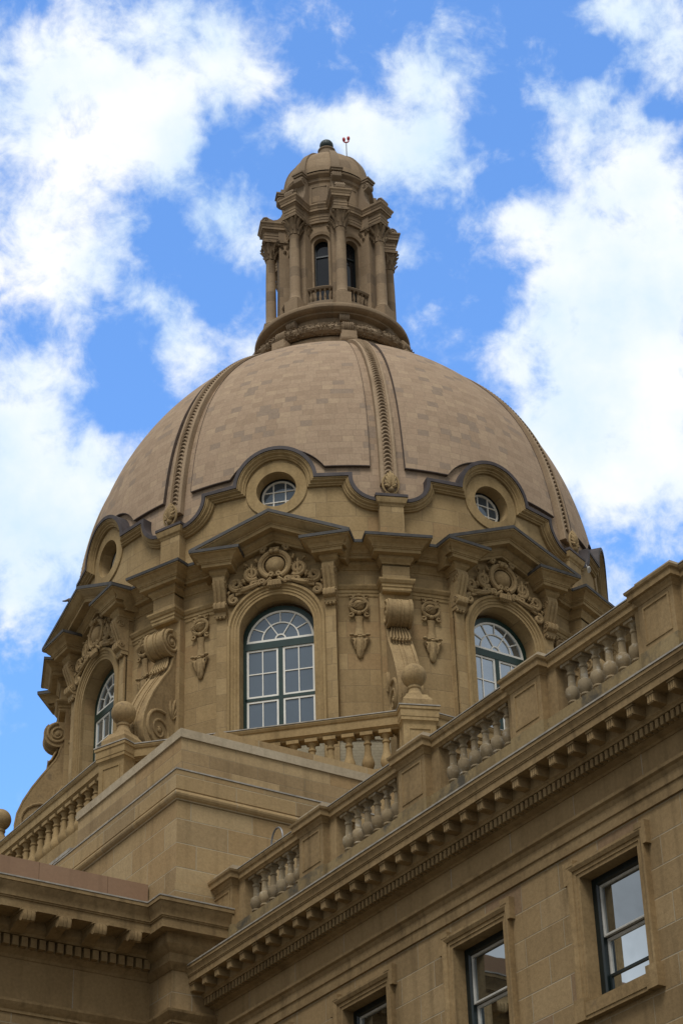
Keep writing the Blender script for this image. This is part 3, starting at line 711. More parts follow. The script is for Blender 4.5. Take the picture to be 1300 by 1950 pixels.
while z < 43.8:
    r = rrib(z); sl = (rrib(z+.05)-r)/.05; q = 1/sqrt(1+sl*sl); n_ = Vector((0, -q, -sl*q)); t_ = Vector((0, -sl*q, q))
    c = Vector((0, -r+.035, z-ZB)); pts = []; rad = []
    for i in range(9):
        a = pi*i/8; pts.append(c+Vector((.10*cos(a), 0, 0))+t_*(.10*sin(a)-.03)+n_*(.022*sin(a))); rad.append(.016+.016*sin(a))
    mb.tube(pts, rad, 5); z += .155*q
mb.build('scale_moulding', M['dstone'], rib)
mb = MB()                        # scroll where the rib meets the lantern
rt = rrib(43.7)
mb.tube([(t, -3.0, 44.36-ZB) for t in (-.27,-.2,0,.2,.27)], [.19,.21,.2,.21,.19], 14)
mb.box(-.25,.25,-3.2,-2.4,44.36-ZB,44.62-ZB)
mb.build('rib_scroll', M['dstone'], rib)
for k in (1, 2, 3, 4, 5, 6, 7):
    copy_part(panel, dome, rot=k*2*P8); copy_part(shell, dome, rot=k*2*P8); copy_part(rib, dome, rot=k*2*P8+P8)
rib.rotation_euler[2] = P8

# ------------------------------------------------------------------ base of the drum
mb = MB(); mb.lathe([(8.0,27.02),(8.62,27.0),(8.68,26.96),(8.68,26.86),(8.64,26.84),(8.64,24.2)], seg=64)
dz(mb).build('base_wall', M['brick'], drum, ('cyl', 8.6))
# ------------------------------------------------------------------ lantern on the dome
ZL = 44.0
lan = empty('lantern', 'tall stone lantern with free standing columns and arched openings on top of the dome', 'lantern', (0, 0, ZL), A0)
def lz(mb): mb.v = [(x, y, z-ZL) for x, y, z in mb.v]; return mb
mb = MB(); mb.lathe([(1.6,44.0),(2.80,44.15),(2.82,44.58),(2.76,44.66),(2.62,44.9),(2.46,45.12),(2.30,45.24),(2.24,45.45),(2.22,45.86),(2.44,45.90),(2.46,45.95),(2.58,45.96),(2.64,45.98),(2.69,46.02),(2.71,46.09),(2.69,46.16),(2.62,46.22),(2.40,46.24),(1.0,46.25)], seg=72)
ring = lz(mb).build('base_ring', M['lanst'], lan, ('cyl', 2.6))
mb = MB(); RWr, RT = 2.84, .20; rnd = random.Random(3)
mb.loft([[((RWr+RT*cos(b))*sin(a), -(RWr+RT*cos(b))*cos(a), 44.90+RT*sin(b)) for b in [2*pi*j/10 for j in range(10)]] for a in [2*pi*i/72 for i in range(72)]], path_closed=True)
for i in range(1500):
    a = rnd.uniform(0, 2*pi); b = rnd.uniform(-1.5, 2.0)
    er = Vector((sin(a), -cos(a), 0)); ea = Vector((cos(a), sin(a), 0)); n = er*cos(b)+Vector((0,0,sin(b))); w = ea.cross(n)
    c = er*RWr+Vector((0,0,44.90))+n*(RT-.005); d = (ea*rnd.choice((-1,1))*rnd.uniform(.7,1)+w*rnd.uniform(-.6,.6)).normalized(); e = d.cross(n); l = rnd.uniform(.05,.085)
    mb.add([c, c+d*l*.5+e*l*.42+n*.02, c+d*l*1.2+n*.055, c+d*l*.5-e*l*.42+n*.02, c+d*l*.5+n*.05], [(0,1,4),(1,2,4),(2,3,4),(3,0,4)])
lz(mb).build('leaf_garland', M['lancarve'], ring)
# one bay of the lantern, window at azimuth 0 and column at +22.5 degrees
lp = []; lc = []
mb = MB(); F = 1.50; R = .37; zc = 49.75; H = .62
for s in (-1, 1):
    mb.add([(s*R,-F,46.2),(s*H,-F,46.2),(s*H,-F,zc),(s*R,-F,zc)], [(0,1,2,3)]); mb.add([(s*R,-F,zc),(s*H,-F,zc),(s*H,-F,50.7),(s*R,-F,50.7)], [(0,1,2,3)])
ap = arch_pts(R, zc, 18)
for a, b in zip(ap, ap[1:]): mb.add([(a[0],-F,a[1]),(b[0],-F,b[1]),(b[0],-F,50.7),(a[0],-F,50.7)], [(0,1,2,3)])
ol = [(R,46.2)]+ap+[(-R,46.2)]; oi = [(.26,46.2)]+arch_pts(.26, zc-.01, 18)+[(-.26,46.2)]
mb.loft([[(t,-F,z) for t, z in ol],[(t,-1.44,z) for t, z in ol],[(t,-1.44,z) for t, z in oi],[(t,-1.10,z) for t, z in oi]], cap=False)
bay = lz(mb).build('wall', M['lanst'], lan, ('plan', .1)); lp.append(bay)
mb = MB(); face_sweep(mb, [(.44,49.55),(.44,zc)]+arch_pts(.44, zc, 18)[1:-1]+[(-.44,zc),(-.44,49.55)], [(-.07,1.49),(-.07,1.53),(0,1.54),(.03,1.55),(.03,1.49)]); lz(mb).build('hood_mould', M['lanst'], bay, ('plan', .1))
mb = MB(); face_sweep(mb, [(.255,46.5),(.255,zc)]+arch_pts(.255, zc, 16)[1:-1]+[(-.255,zc),(-.255,46.5)], [(-.035,1.16),(-.035,1.24),(.02,1.24),(.02,1.16)]); mb.box(-.25,.25,-1.235,-1.17,49.30,49.36)
lw = lz(mb).build('window', M['black'], lan); lp.append(lw)
mb = pane_poly([(.25,46.5),(.25,zc)]+arch_pts(.25, zc, 14)[1:-1]+[(-.25,zc),(-.25,46.5)], 1.19); lz(mb).build('pane', M['lpane'], lw, smooth=0)
mb = MB()
mb.loft([[(r*sin(a), -r*cos(a), z) for r, z in ((1.64,47.50),(1.64,47.60),(1.80,47.60),(1.82,47.57),(1.80,47.53),(1.78,47.50))] for a in [(-.27+.54*i/8) for i in range(9)]])
rail = lz(mb).build('balcony_rail', M['lanst'], lan); lp.append(rail)
mb = MB(); mb.loft([[(r*sin(a), -r*cos(a), z) for r, z in ((1.60,46.2),(1.60,46.96),(1.82,46.96),(1.82,46.2))] for a in [(-.27+.54*i/8) for i in range(9)]])
lp.append(lz(mb).build('balcony_plinth', M['lanst'], lan))
BP = [(.0,0),(.055,0),(.055,.04),(.035,.06),(.03,.08),(.052,.16),(.055,.21),(.04,.30),(.026,.38),(.024,.44),(.04,.46),(.03,.48),(.05,.50),(.05,.54),(0,.54)]
for i in range(5):
    a = (i-2)*.098; mb = MB(); mb.lathe([(r, z+46.96) for r, z in BP], 1.72*sin(a), -1.72*cos(a), 8); lz(mb).build('balcony_baluster', M['lancarve'], rail)
# column with pedestal, base, capital
mb = MB(); mb.box(-.27,.27,-2.42,-1.3,46.2,46.86); mb.box(-.29,.29,-2.44,-1.3,46.2,46.30); mb.box(-.25,.25,-1.86,-1.3,46.86,50.62)
ped = lz(mb).build('pedestal', M['lanst'], lan, ('plan', .1)); lc.append(ped)
CR0 = 2.14
mb = MB(); mb.lathe([(.262,46.86),(.262,46.93),(.235,46.95),(.24,46.99),(.215,47.02),(.195,47.06),(.19,47.3),(.188,48.0),(.178,49.0),(.163,49.74),(.18,49.77),(.18,49.80),(.16,49.82)], 0, -CR0, 20)
col = lz(mb).build('column', M['lanst'], lan, ('plan', .25)); lc.append(col)
mb = MB()
def capital(cx, cy, half):
    a0, a1 = (0, 2*pi) if not half else (-pi*.5, pi*.5)
    mb.lathe([(.15,49.80),(.17,49.84),(.18,50.2),(.22,50.40),(.26,50.50)], cx, cy, 16)
    mb.box(cx-.30,cx+.30,cy-.30,cy+.30,50.50,50.60)
    for row, (n, z0, z1, rr, fl) in enumerate(((8,49.82,50.12,.20,.13),(8,50.0,50.40,.215,.17))):
        for i in range(n):
            a = 2*pi*(i+.5*row)/n; d = Vector((sin(a), -cos(a), 0)); w = Vector((cos(a), sin(a), 0)); c = Vector((cx, cy, 0)); rings = []
            for q, wd, th in ((0,.06,.025),(.35,.072,.04),(.7,.068,.045),(.92,.06,.05),(1.02,.045,.04),(.90,.02,.02)):
                out = rr+fl*max(0, q-.35)**1.3*1.6 if q != .93 else rr+fl*1.05
                p = c+d*out+Vector((0,0,z0+(z1-z0)*q)); rings.append([p-w*wd-d*th*.5, p-d*th*.1+w*0+d*th*.6, p+w*wd-d*th*.5, p-d*th*.9])
            mb.loft(rings)
    for sx in (-1, 1):
        for sy in (-1, 1):
            mb.tube([(cx+sx*.14,cy+sy*.14,50.2),(cx+sx*.20,cy+sy*.20,50.34),(cx+sx*.27,cy+sy*.27,50.45),(cx+sx*.30,cy+sy*.30,50.42),(cx+sx*.275,cy+sy*.275,50.37),(cx+sx*.25,cy+sy*.25,50.39)], [.02,.03,.04,.045,.035,.02], 6)
    for i in range(4):
        a = pi/2*i; mb.ball((cx+.26*sin(a), cy-.26*cos(a), 50.53), .055, 8, 6)
capital(0, -CR0, False); cap = lz(mb).build('capital', M['lancarve'], col)
mb = MB(); capital(0, -1.66, True); lc.append(lz(mb).build('pilaster_capital', M['lancarve'], lan))
ep = plan_arc(1.60, -P8, -.23/1.6, 5)[:-1]+[(-.23,-1.60),(-.23,-2.38),(.23,-2.38),(.23,-1.60)]+plan_arc(1.60, .23/1.6, P8, 5)[1:]
mb = MB(); plan_sweep(mb, ep, [(-.5,50.60),(0,50.60),(0,50.70),(.015,50.71),(.015,50.80),(.035,50.83),(.035,50.86),(.0,50.87),(.0,51.0),(.05,51.04),(.06,51.08),(.10,51.08),(.10,51.18),(.115,51.19),(.13,51.25),(.17,51.31),(.17,51.37),(-.5,51.44)])
lc.append(lz(mb).build('entablature', M['lanst'], lan, ('plan', .1)))
br = [(1.35,51.36),(2.36,51.38),(2.46,51.47),(2.47,51.60),(2.40,51.72),(2.29,51.75),(2.19,51.68),(2.05,51.62),(1.90,51.66),(1.78,51.78),(1.70,51.98),(1.66,52.22),(1.68,52.40),(1.78,52.44),(1.87,52.52),(1.88,52.66),(1.80,52.76),(1.35,52.80)]
mb = MB(); mb.prism(br, lambda r, z, t: (t, -r, z), -.17, .17)
for o in (-.12, -.04, .04, .12): mb.prism([(r+.014 if r > 1.4 else r, z) for r, z in br], lambda r, z, t: (t, -r, z+.008), o-.026, o+.026)
for c, zz, rd in ((2.31,51.57,.15),(1.74,52.60,.12)):
    for e in (-1, 1): mb.tube([(e*.175,-a_,b_) for a_, b_ in spiral(c, zz, rd, .03, 0, 1.5, 20)], .022, 5)
mb.box(-.20,.20,-1.89,-1.3,52.77,52.86); mb.box(-.23,.23,-1.93,-1.3,52.86,52.93)
lc.append(lz(mb).build('scroll_bracket', M['lanst'], lan))
mb = MB(); rg = []
for i in range(13):
    a = (pi/2)*.93*i/12; r, z = 1.60*cos(a), 53.02+1.75*sin(a); rg.append([(t, -(r+d)*1.0, z+d*sin(a)) for t, d in ((-.16*max(.35, cos(a)),-.08),(-.16*max(.35, cos(a)),.05),(.16*max(.35, cos(a)),.05),(.16*max(.35, cos(a)),-.08))])
mb.loft(rg); mb.box(-.2,.2,-1.76,-1.3,52.88,53.08); lc.append(lz(mb).build('cap_rib', M['lanst'], lan))
mb = MB()                        # ties round the garland, ribbed roll and rosettes under the column
for t in (-.15,-.075,0,.075,.15):
    mb.tube([(t,-(2.86+.225*cos(b)),44.90+.225*sin(b)) for b in [2*pi*i/14 for i in range(14)]], .034, 6, True)
mb.loft([[(t,-(2.86+.22*cos(b)),44.90+.22*sin(b)) for b in [2*pi*i/14 for i in range(14)]] for t in (-.18,.18)])
tie = lz(mb).build('garland_tie', M['lancarve'], lan); lc.append(tie); mb = MB()
for t in (-.14,-.07,0,.07,.14): mb.tube([(t,-(2.38+.10*cos(b)),45.74+.13*sin(b)) for b in [2*pi*i/12 for i in range(12)]], .03, 6, True)
mb.loft([[(t,-(2.38+.10*cos(b)),45.74+.13*sin(b)) for b in [2*pi*i/12 for i in range(12)]] for t in (-.17,.17)])
lc.append(lz(mb).build('ribbed_roll', M['lanst'], lan))
for s in (-1, 1):
    mb = MB(); cx = s*.37
    for i in range(6):
        a = 2*pi*i/6; mb.ball((cx+.065*cos(a), -2.25, 45.60+.065*sin(a)), .05, 6, 5)
    mb.ball((cx,-2.29,45.60), .045, 6, 5); lc.append(lz(mb).build('rosette', M['lancarve'], lan))
for p in lc: p.rotation_euler[2] = P8
for k in range(1, 8):
    for p in lp: copy_part(p, lan, rot=k*2*P8)
    for p in lc: copy_part(p, lan, rot=k*2*P8+P8)
mb = MB(); mb.lathe([(1.0,51.3),(1.50,51.36),(1.50,51.52),(1.44,51.55),(1.44,52.56),(1.50,52.62),(1.50,52.74),(1.56,52.78),(1.64,52.84),(1.66,52.90),(1.62,52.94),(1.0,53.0)], seg=64)
at = lz(mb).build('attic', M['lanst'], lan, ('cyl', 1.45))
mb = MB()
for k in range(8):
    a = k*2*P8; p = [(.30*x, 52.05+.36*y) for x, y in ((-1,-1),(-1,1),(1,1),(1,-1))]
    ms = miter(p, True); rings = []
    for (t, z), m in zip(p, ms): rings.append([((r)*sin(a+(t+m[0]*n)/1.44), -r*cos(a+(t+m[0]*n)/1.44), z+m[1]*n) for n, r in ((0,1.42),(0,1.475),(.03,1.475),(.03,1.42))])
    mb.loft(rings, path_closed=True)
lz(mb).build('panel_moulding', M['lanst'], at)
mb = MB(); mb.lathe([(1.60*cos(a), 53.02+1.75*sin(a)) for a in [pi/2*i/16*.995 for i in range(17)]], seg=64); lz(mb).build('cap_dome', M['lanst'], lan, ('cyl', 1.5))
mb = MB(); mb.lathe([(.40,54.7),(.40,54.82),(.33,54.9),(.29,55.05),(.29,55.22),(.33,55.26),(.33,55.30),(.2,55.34),(.0,55.36)], seg=24); fb_ = lz(mb).build('finial_base', M['lanst'], lan)
mb = MB(); ns = 24; vs = []
rings = []
for i in range(25):
    p = pi*i/24; rings.append([((.245+.012*abs(cos(ns/2*a)))*sin(p)*cos(a), (.245+.012*abs(cos(ns/2*a)))*sin(p)*sin(a), 55.56-.25*cos(p)) for a in [2*pi*j/72 for j in range(72)]])
mb.loft(rings, cap=False); lz(mb).build('finial_ball', M['bronze'], lan)
# ------------------------------------------------------------------ beacon pole on the lantern cap
bx, by, bz = .74, .1, 54.45
bp = empty('beacon_pole', 'thin steel pole carrying two red obstruction lamps beside the lantern finial', 'beacon', (bx, by, bz))
mb = MB(); mb.tube([(0,0,0),(0,0,1.35)], .017, 8); mb.tube([(0,0,0),(0,0,.05)], .07, 10); mb.build('pole', M['steel'], bp)
mb = MB(); mb.tube([(-.085,0,1.44),(-.085,0,1.40),(-.05,0,1.36),(.05,0,1.36),(.085,0,1.40),(.085,0,1.48)], .028, 8); mb.build('lamp_bracket', M['red'], bp)
for s in (-1, 1):
    mb = MB(); mb.lathe([(0,0),(.045,0),(.05,.03),(.058,.05),(.058,.13),(.045,.18),(.02,.20),(0,.20)], s*.085, 0, 12); mb.v = [(x,y,z*.8+1.43+(.05 if s > 0 else 0)) for x,y,z in mb.v]; mb.build('red_lamp', M['red'], bp)
# ------------------------------------------------------------------ balustrade round the drum terrace
ter = empty('terrace_balustrade', 'octagonal stone balustrade with ball topped pedestals around the foot of the drum', 'balustrade', (0, 0, ZB), A0)
AP = 9.88
def seg_rail():
    o = []
    L = AP*math.tan(P8)-.36
    mb = MB(); plan_sweep(mb, [(-L,-AP),(L,-AP)], [(-.40,26.33),(-.10,26.33),(-.08,26.37),(-.03,26.41),(0,26.42),(0,26.64),(.03,26.66),(.06,26.72),(.06,26.745),(-.46,26.755),(-.46,26.66),(-.40,26.6)])
    r_ = dz(mb).build('rail', M['plain'], ter); o.append(r_)
    mb = MB(); mb.box(-L,L,-AP-.075,-AP+.4,26.757,26.785); dz(mb).build('capping', M['zinc'], r_)
    mb = MB(); mb.box(-L,L,-AP-.02,-AP+.42,24.3,25.2); o.append(dz(mb).build('plinth', M['plain'], ter))
    for s in (-1, 1):
        mb = MB(); mb.box(s*L-.16 if s > 0 else -L, L if s > 0 else -L+.16, -AP+.06, -AP+.34, 25.2, 26.33); o.append(dz(mb).build('half_pier', M['plain'], ter))
    return o
rails = seg_rail()
BT = [(0,0),(.155,0),(.155,.05),(.12,.07),(.10,.09),(.135,.15),(.165,.24),(.165,.31),(.14,.40),(.10,.52),(.085,.66),(.08,.80),(.105,.82),(.105,.86),(.08,.88),(.082,.95),(.125,1.02),(.125,1.04),(0,1.04)]
mb = MB(); mb.lathe([(r, z+25.2) for r, z in BT], 0, -(AP-.2), 18); mb.box(-.165,.165,-AP+.035,-AP+.365,26.24,26.335); mb.box(-.17,.17,-AP+.03,-AP+.37,25.195,25.24)
bal0 = dz(mb).build('baluster', M['plain'], ter)
def rotp(t, k): a = k*P8; return (t*cos(a), t*sin(a), 0)
first = True
for k in (-4, -2, 0, 2):
    if k != -4:
        for p in rails: copy_part(p, ter, rot=k*P8)
    else:
        for p in rails: p.rotation_euler[2] = k*P8
    for i in range(14):
        t = (i-6.5)*.49
        if first: bal0.rotation_euler[2] = k*P8; bal0.location = rotp(t, k); first = False
        else: copy_part(bal0, ter, rot=k*P8, loc=rotp(t, k))
PR = 10.38
mb = MB(); h = .43; mb.box(-h,h,-PR-h,-PR+h,25.0,26.32); mb.box(-h-.06,h+.06,-PR-h-.06,-PR+h+.06,24.3,25.24)
face_sweep(mb, [(-.26,25.40),(-.26,26.12),(.26,26.12),(.26,25.40)], [(-.045,PR+h-.01),(-.045,PR+h+.02),(-.01,PR+h+.022),(0,PR+h-.01)], closed=True)
pdl = dz(mb).build('pedestal', M['plain'], ter)
mb = MB(); sq = [(-h,-PR+h),(-h,-PR-h),(h,-PR-h),(h,-PR+h)]
plan_sweep(mb, sq, [(-.35,26.27),(.0,26.27),(.015,26.32),(.04,26.36),(.06,26.37),(.06,26.45),(.075,26.47),(.075,26.66),(.10,26.68),(.10,26.755),(-.35,26.765)], closed=True)
cp = dz(mb).build('cap', M['plain'], pdl)
mb = MB(); mb.box(-h-.115,h+.115,-PR-h-.115,-PR+h+.115,26.768,26.80); dz(mb).build('capping', M['zinc'], pdl)
mb = MB(); mb.box(-.40,.40,-PR-.40,-PR+.40,26.80,27.02)
mb.loft([[(x*w,-PR+y*w,z) for x, y in ((-1,-1),(1,-1),(1,1),(-1,1))] for w, z in ((.40,27.02),(.30,27.16),(.28,27.22))])
mb.lathe([(.26,27.2),(.25,27.26),(.21,27.32),(.17,27.40),(.155,27.47),(.18,27.50),(.18,27.55),(.15,27.58)]+[(.335*sin(p), 27.89-.335*cos(p)) for p in [pi*(.16+.84*i/16) for i in range(17)]], 0, -PR, 28)
dz(mb).build('ball_finial', M['carve'], pdl)
pdl.rotation_euler[2] = -3*P8
for k in (-1, 1, 3): copy_part(pdl, ter, rot=k*P8)
mb = MB(); mb.lathe([(8.0,25.08),(10.3,25.06),(10.3,24.3)], seg=8, a0=P8, a1=2*pi+P8); dz(mb).build('terrace_floor', M['roof'], ter)
# ------------------------------------------------------------------ walls below: local axes u (along the wing) and v (out of it)
WR = A0-pi/4
def at(u, v, z=0): return (u*cos(WR)-(-v)*-sin(WR)*-1 if False else u*cos(WR)+v*sin(WR), u*sin(WR)-v*cos(WR), z)
class WB(MB):
    def b(s, u0, u1, v0, v1, z0, z1): return s.box(u0, u1, -v1, -v0, z0, z1)
    def done(s, name, mat, parent, off, uv=None, smooth=32):
        s.v = [(x-off[0], y+off[1], z) for x, y, z in s.v]; return s.build(name, mat, parent, uv, smooth=smooth)
# podium that carries terrace and drum
OP = (9.0, 9.0)
pod = empty('corner_block', 'plain ashlar corner block with stepped top and pale coping in front of the terrace', 'building', at(*OP), WR)
B1, B0 = 12.42, 12.24
mb = WB(); mb.b(6.3,B1,3.0,B1,0,21.36); mb.b(6.3,B1+.05,3.0,B1+.05,0,19.42); body = mb.done('body', M['block'], pod, OP, ('plan', -.02))
mb = WB(); pth = [(6.3,-B1),(B1,-B1),(B1,-3.0)]
pth = [(6.3,-B1),(B1,-B1),(B1,-3.0)]
def wsweep(mb, path, prof): return plan_sweep(mb, path, prof)
wsweep(mb, pth, [(-.6,21.34),(.0,21.34),(.0,21.36),(.03,21.365),(.035,21.39),(.07,21.41),(.10,21.45),(.11,21.49),(.10,21.53),(.07,21.56),(.045,21.565),(.045,21.60),(.06,21.605),(.06,22.06),(-.6,22.12)])
led = mb.done('ledge_moulding', M['block'], pod, OP, ('plan', .1))
mb = WB(); wsweep(mb, pth, [(-.2,22.125),(.075,22.066),(.075,22.10),(-.2,22.155)]); mb.done('capping', M['zinc'], led, OP)
mb = WB(); mb.b(7.05,B0,3.0,B0,22.0,23.12); mb.done('upper_course', M['block2'], pod, OP, ('plan', .11))
mb = WB(); mb.b(7.02,B0+.04,3.0,B0+.04,22.99,23.20); mb.done('coping', M['capst'], pod, OP)
mb = WB(); mb.b(4.3,6.6,6,12.2,0,22.38); sm = mb.done('low_pier', M['block'], pod, OP, ('plan', 0))
mb = WB(); mb.b(4.26,6.64,6,12.24,22.38,22.46); mb.done('coping', M['zinc'], sm, OP)
mb = WB(); mb.b(-10.1,10.1,-10.1,10.1,0,24.6); mb.done('podium', M['block'], pod, OP, ('plan', 0))
# ------------------------------------------------------------------ right hand wing
V0 = 11.54; U0, U1 = 12.3, 41.0; OW = (26.0, V0)
wing = empty('side_wing', 'long sandstone wing with modillion cornice and tall sash windows receding to the dome', 'building', at(*OW), WR)
WINS = [13.91+3.64*i for i in range(7)]
mb = WB(); f = lambda u0, u1, z0, z1: mb.add([(u0,-V0,z0),(u1,-V0,z0),(u1,-V0,z1),(u0,-V0,z1)], [(0,1,2,3)])
f(U0,U1,0,13.06); f(U0,U1,15.18,15.69); e = U0
for u in WINS: f(e,u,13.06,15.18); e = u+1.5
f(e,U1,13.06,15.18); mb.add([(U1,-V0,0),(U1,0,0),(U1,0,17.5),(U1,-V0,17.5)], [(0,1,2,3)])
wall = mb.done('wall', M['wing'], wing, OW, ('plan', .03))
mb = WB(); mb.b(U0,U1,V0-.3,V0+.004,16.17,16.70); mb.done('frieze', M['frieze'], wing, OW, ('plan', 0))
ln = [(U0,-V0),(U1,-V0)]
mb = WB(); wsweep(mb, ln, [(-.1,15.67),(.045,15.67),(.045,15.86),(.075,15.875),(.075,16.03),(.09,16.05),(.11,16.10),(.16,16.13),(.17,16.18),(-.1,16.20)]); mb.done('architrave', M['wingp'], wing, OW)
mb = WB(); wsweep(mb, ln, [(-.1,16.66),(.02,16.66),(.05,16.69),(.12,16.72),(.15,16.735),(.15,16.90),(.29,16.90),(.30,16.93),(.33,16.96),(.33,17.165),(.64,17.165),(.64,17.29),(.655,17.293),(.655,17.315),(.67,17.32),(.675,17.36),(.69,17.395),(.705,17.42),(.705,17.435),(.72,17.44),(.72,17.50),(-.1,17.60)])
crn = mb.done('cornice', M['wingp'], wing, OW)
mb = WB(); wsweep(mb, ln, [(.0,17.60),(.735,17.503),(.735,17.535),(.0,17.632)]); mb.done('capping', M['zinc'], crn, OW)
def dentil_course(mb, u0, n, pitch, w, vb, vf, z0, z1, flip=None):
    out = []
    for i in range(n):
        a = u0+i*pitch; out += [(a,vb+.02),(a,vf),(a+w,vf),(a+w,vb+.02)]
    poly = out+[(out[-1][0],vb-.02),(out[0][0],vb-.02)]
    fn = (lambda u, v, z: (u,-v,z)) if not flip else (lambda u, v, z: (v,-u,z))
    mb.loft([[fn(u, v, z0) for u, v in poly], [fn(u, v, z1) for u, v in poly]])
mb = WB(); dentil_course(mb, 12.62, 220, .5167/4, .075, V0+.15, V0+.275, 16.745, 16.89); mb.done('dentil_course', M['wingp'], wing, OW, smooth=0)
mods = []
mb = WB(); u = 17.76-.5167*10; mb.b(u,u+.165,V0+.3,V0+.585,16.985,17.13); mb.b(u-.012,u+.177,V0+.3,V0+.61,17.13,17.166)
for o in (.028,.0825,.137): mb.b(u+o-.02,u+o+.02,V0+.58,V0+.597,17.0,17.12)
md = mb.done('modillion', M['wingp'], wing, OW)
for i in range(1, 55): copy_part(md, wing, loc=(.5167*i,0,0))
def wing_window(u):
    a, b = u, u+1.5; z0, z1 = 13.06, 15.18
    mb = WB(); ol = [(b,z0),(b,z1),(a,z1),(a,z0)]
    mb.loft([[(t,-V0-.03,z) for t, z in ol],[(t,-11.15,z) for t, z in ol]], cap=False)
    mb.add([(a,-V0-.03,z0),(b,-V0-.03,z0),(b,-11.15,z0),(a,-11.15,z0)], [(0,1,2,3)])
    face_sweep(mb, [(b,12.8),(b,z1),(a,z1),(a,12.8)], [(-.002,11.45),(-.002,11.575),(.06,11.575),(.065,11.595),(.125,11.595),(.13,11.62),(.19,11.65),(.235,11.65),(.235,11.45)])
    for s, e in ((-1,a),(1,b)):
        for (p, q, zz0, zz1) in ((.230,.315,15.11,15.50),(.05,.230,15.40,15.497)): mb.b(min(e+s*p,e+s*q),max(e+s*p,e+s*q),11.45,11.653+.004*(p<.1),zz0,zz1)
        mb.b(min(e+s*.02,e+s*.285),max(e+s*.02,e+s*.285),11.45,11.69,12.78,13.15)
    mb.b(a-.24,b+.24,11.2,11.675,12.84,13.045); mb.b(a-.05,b+.05,11.2,11.66,12.78,12.85)
    su = mb.done('window_surround', M['wingp'], wing, OW)
    mb = WB(); face_sweep(mb, ol+[], [(-.14,11.16),(-.14,11.30),(-.11,11.325),(.01,11.325),(.01,11.16)], closed=True)
    w = mb.done('window', M['black'], wing, OW)
    mb = WB(); p = .135
    face_sweep(mb, [(b-p,14.16),(b-p,z1-p),(a+p,z1-p),(a+p,14.16)], [(-.042,11.22),(-.042,11.27),(-.025,11.285),(0,11.285),(0,11.22)], closed=True)
    face_sweep(mb, [(b-p-.004,13.50),(b-p-.004,14.14),(a+p+.004,14.14),(a+p+.004,13.50)], [(-.05,11.17),(-.05,11.21),(-.03,11.222),(0,11.222),(0,11.17)], closed=True)
    mb.done('sash', M['grime'], w, OW)
    mb = WB(); face_sweep(mb, [(b-p-.02,13.07),(b-p-.02,13.53),(a+p+.02,13.53),(a+p+.02,13.07)], [(-.045,11.20),(-.045,11.255),(0,11.255),(0,11.20)], closed=True); mb.done('storm_panel', M['black'], w, OW)
    mb = WB()
    for v, zz0, zz1 in ((11.24,14.19,15.06),(11.19,13.5,14.12),(11.23,13.1,13.49)): mb.add([(a+.1,-v,zz0),(b-.1,-v,zz0),(b-.1,-v,zz1),(a+.1,-v,zz1)], [(0,1,2,3)])
    mb.done('pane', M['dpane'], w, OW, smooth=0)
    return su, w
su, wn_ = wing_window(WINS[0])
for i in range(1, 7): copy_part(su, wing, loc=(3.64*i,0,0)); copy_part(wn_, wing, loc=(3.64*i,0,0))
mb = WB(); mb.b(U0,U1,-4,V0-.4,17.0,17.45); mb.done('roof', M['roof'], wing, OW)
# ------------------------------------------------------------------ balustrade on the wing
rb = empty('roof_balustrade', 'weathered stone balustrade with panelled piers along the roof edge of the wing', 'balustrade', at(26.0, 11.3, 17.5), WR)
OB = (26.0, 11.3)
class BB(WB):
    def done(s, *a, **k): s.v = [(x, y, z-17.5) for x, y, z in s.v]; return WB.done(s, *a, **k)
PC = [12.785+3.64*i for i in range(8)]
mb = BB(); mb.b(U0,U1,10.95,11.42,17.5,18.40); mb.b(U0,U1,10.92,11.45,17.5,18.20); mb.done('plinth', M['base'], rb, OB)
def pier(c):
    mb = BB(); h = .445; mb.b(c-h,c+h,10.7,11.49,18.3,19.34)
    face_sweep(mb, [(c-.29,18.54),(c-.29,19.14),(c+.29,19.14),(c+.29,18.54)], [(-.05,11.47),(-.05,11.505),(-.012,11.51),(0,11.47)], closed=True)
    p = mb.done('pier', M['wingp'], rb, OB)
    mb = BB(); mb.b(c-h-.035,c+h+.035,10.66,11.525,17.5,18.38); mb.done('base', M['base'], p, OB)
    mb = BB(); wsweep(mb, [(c-h,-10.7),(c-h,-11.49),(c+h,-11.49),(c+h,-10.7)], [(-.3,19.27),(.01,19.27),(.025,19.31),(.06,19.35),(.07,19.38),(.12,19.39),(.12,19.49),(.15,19.52),(.16,19.565),(-.3,19.58)]); mb.done('cap', M['wingp'], p, OB)
    mb = BB(); mb.b(c-h-.02,c+h+.02,10.75,11.50,19.57,19.72); mb.done('cap_block', M['capst'], p, OB)
    for s in (-1, 1):
        e = c+s*(h+.0); mb = BB(); mb.b(min(e,e+s*.27),max(e,e+s*.27),11.0,11.34,18.38,19.33); mb.done('half_pier', M['wingp'], p, OB)
    return p
p0 = pier(PC[0])
for i in range(1, 8): copy_part(p0, rb, loc=(3.64*i,0,0))
a, b = PC[0]+.44, PC[1]-.44
mb = BB(); wsweep(mb, [(a,-11.40),(b,-11.40)], [(-.36,19.32),(-.06,19.32),(-.04,19.35),(.0,19.37),(.0,19.47),(.03,19.49),(.05,19.54),(.05,19.56),(-.40,19.57),(-.40,19.5),(-.36,19.48)]); r0 = mb.done('rail', M['wingp'], rb, OB)
mb = BB(); mb.b(a,b,10.99,11.462,19.572,19.592); mb.done('capping', M['zinc'], r0, OB)
for i in range(1, 7): copy_part(r0, rb, loc=(3.64*i,0,0))
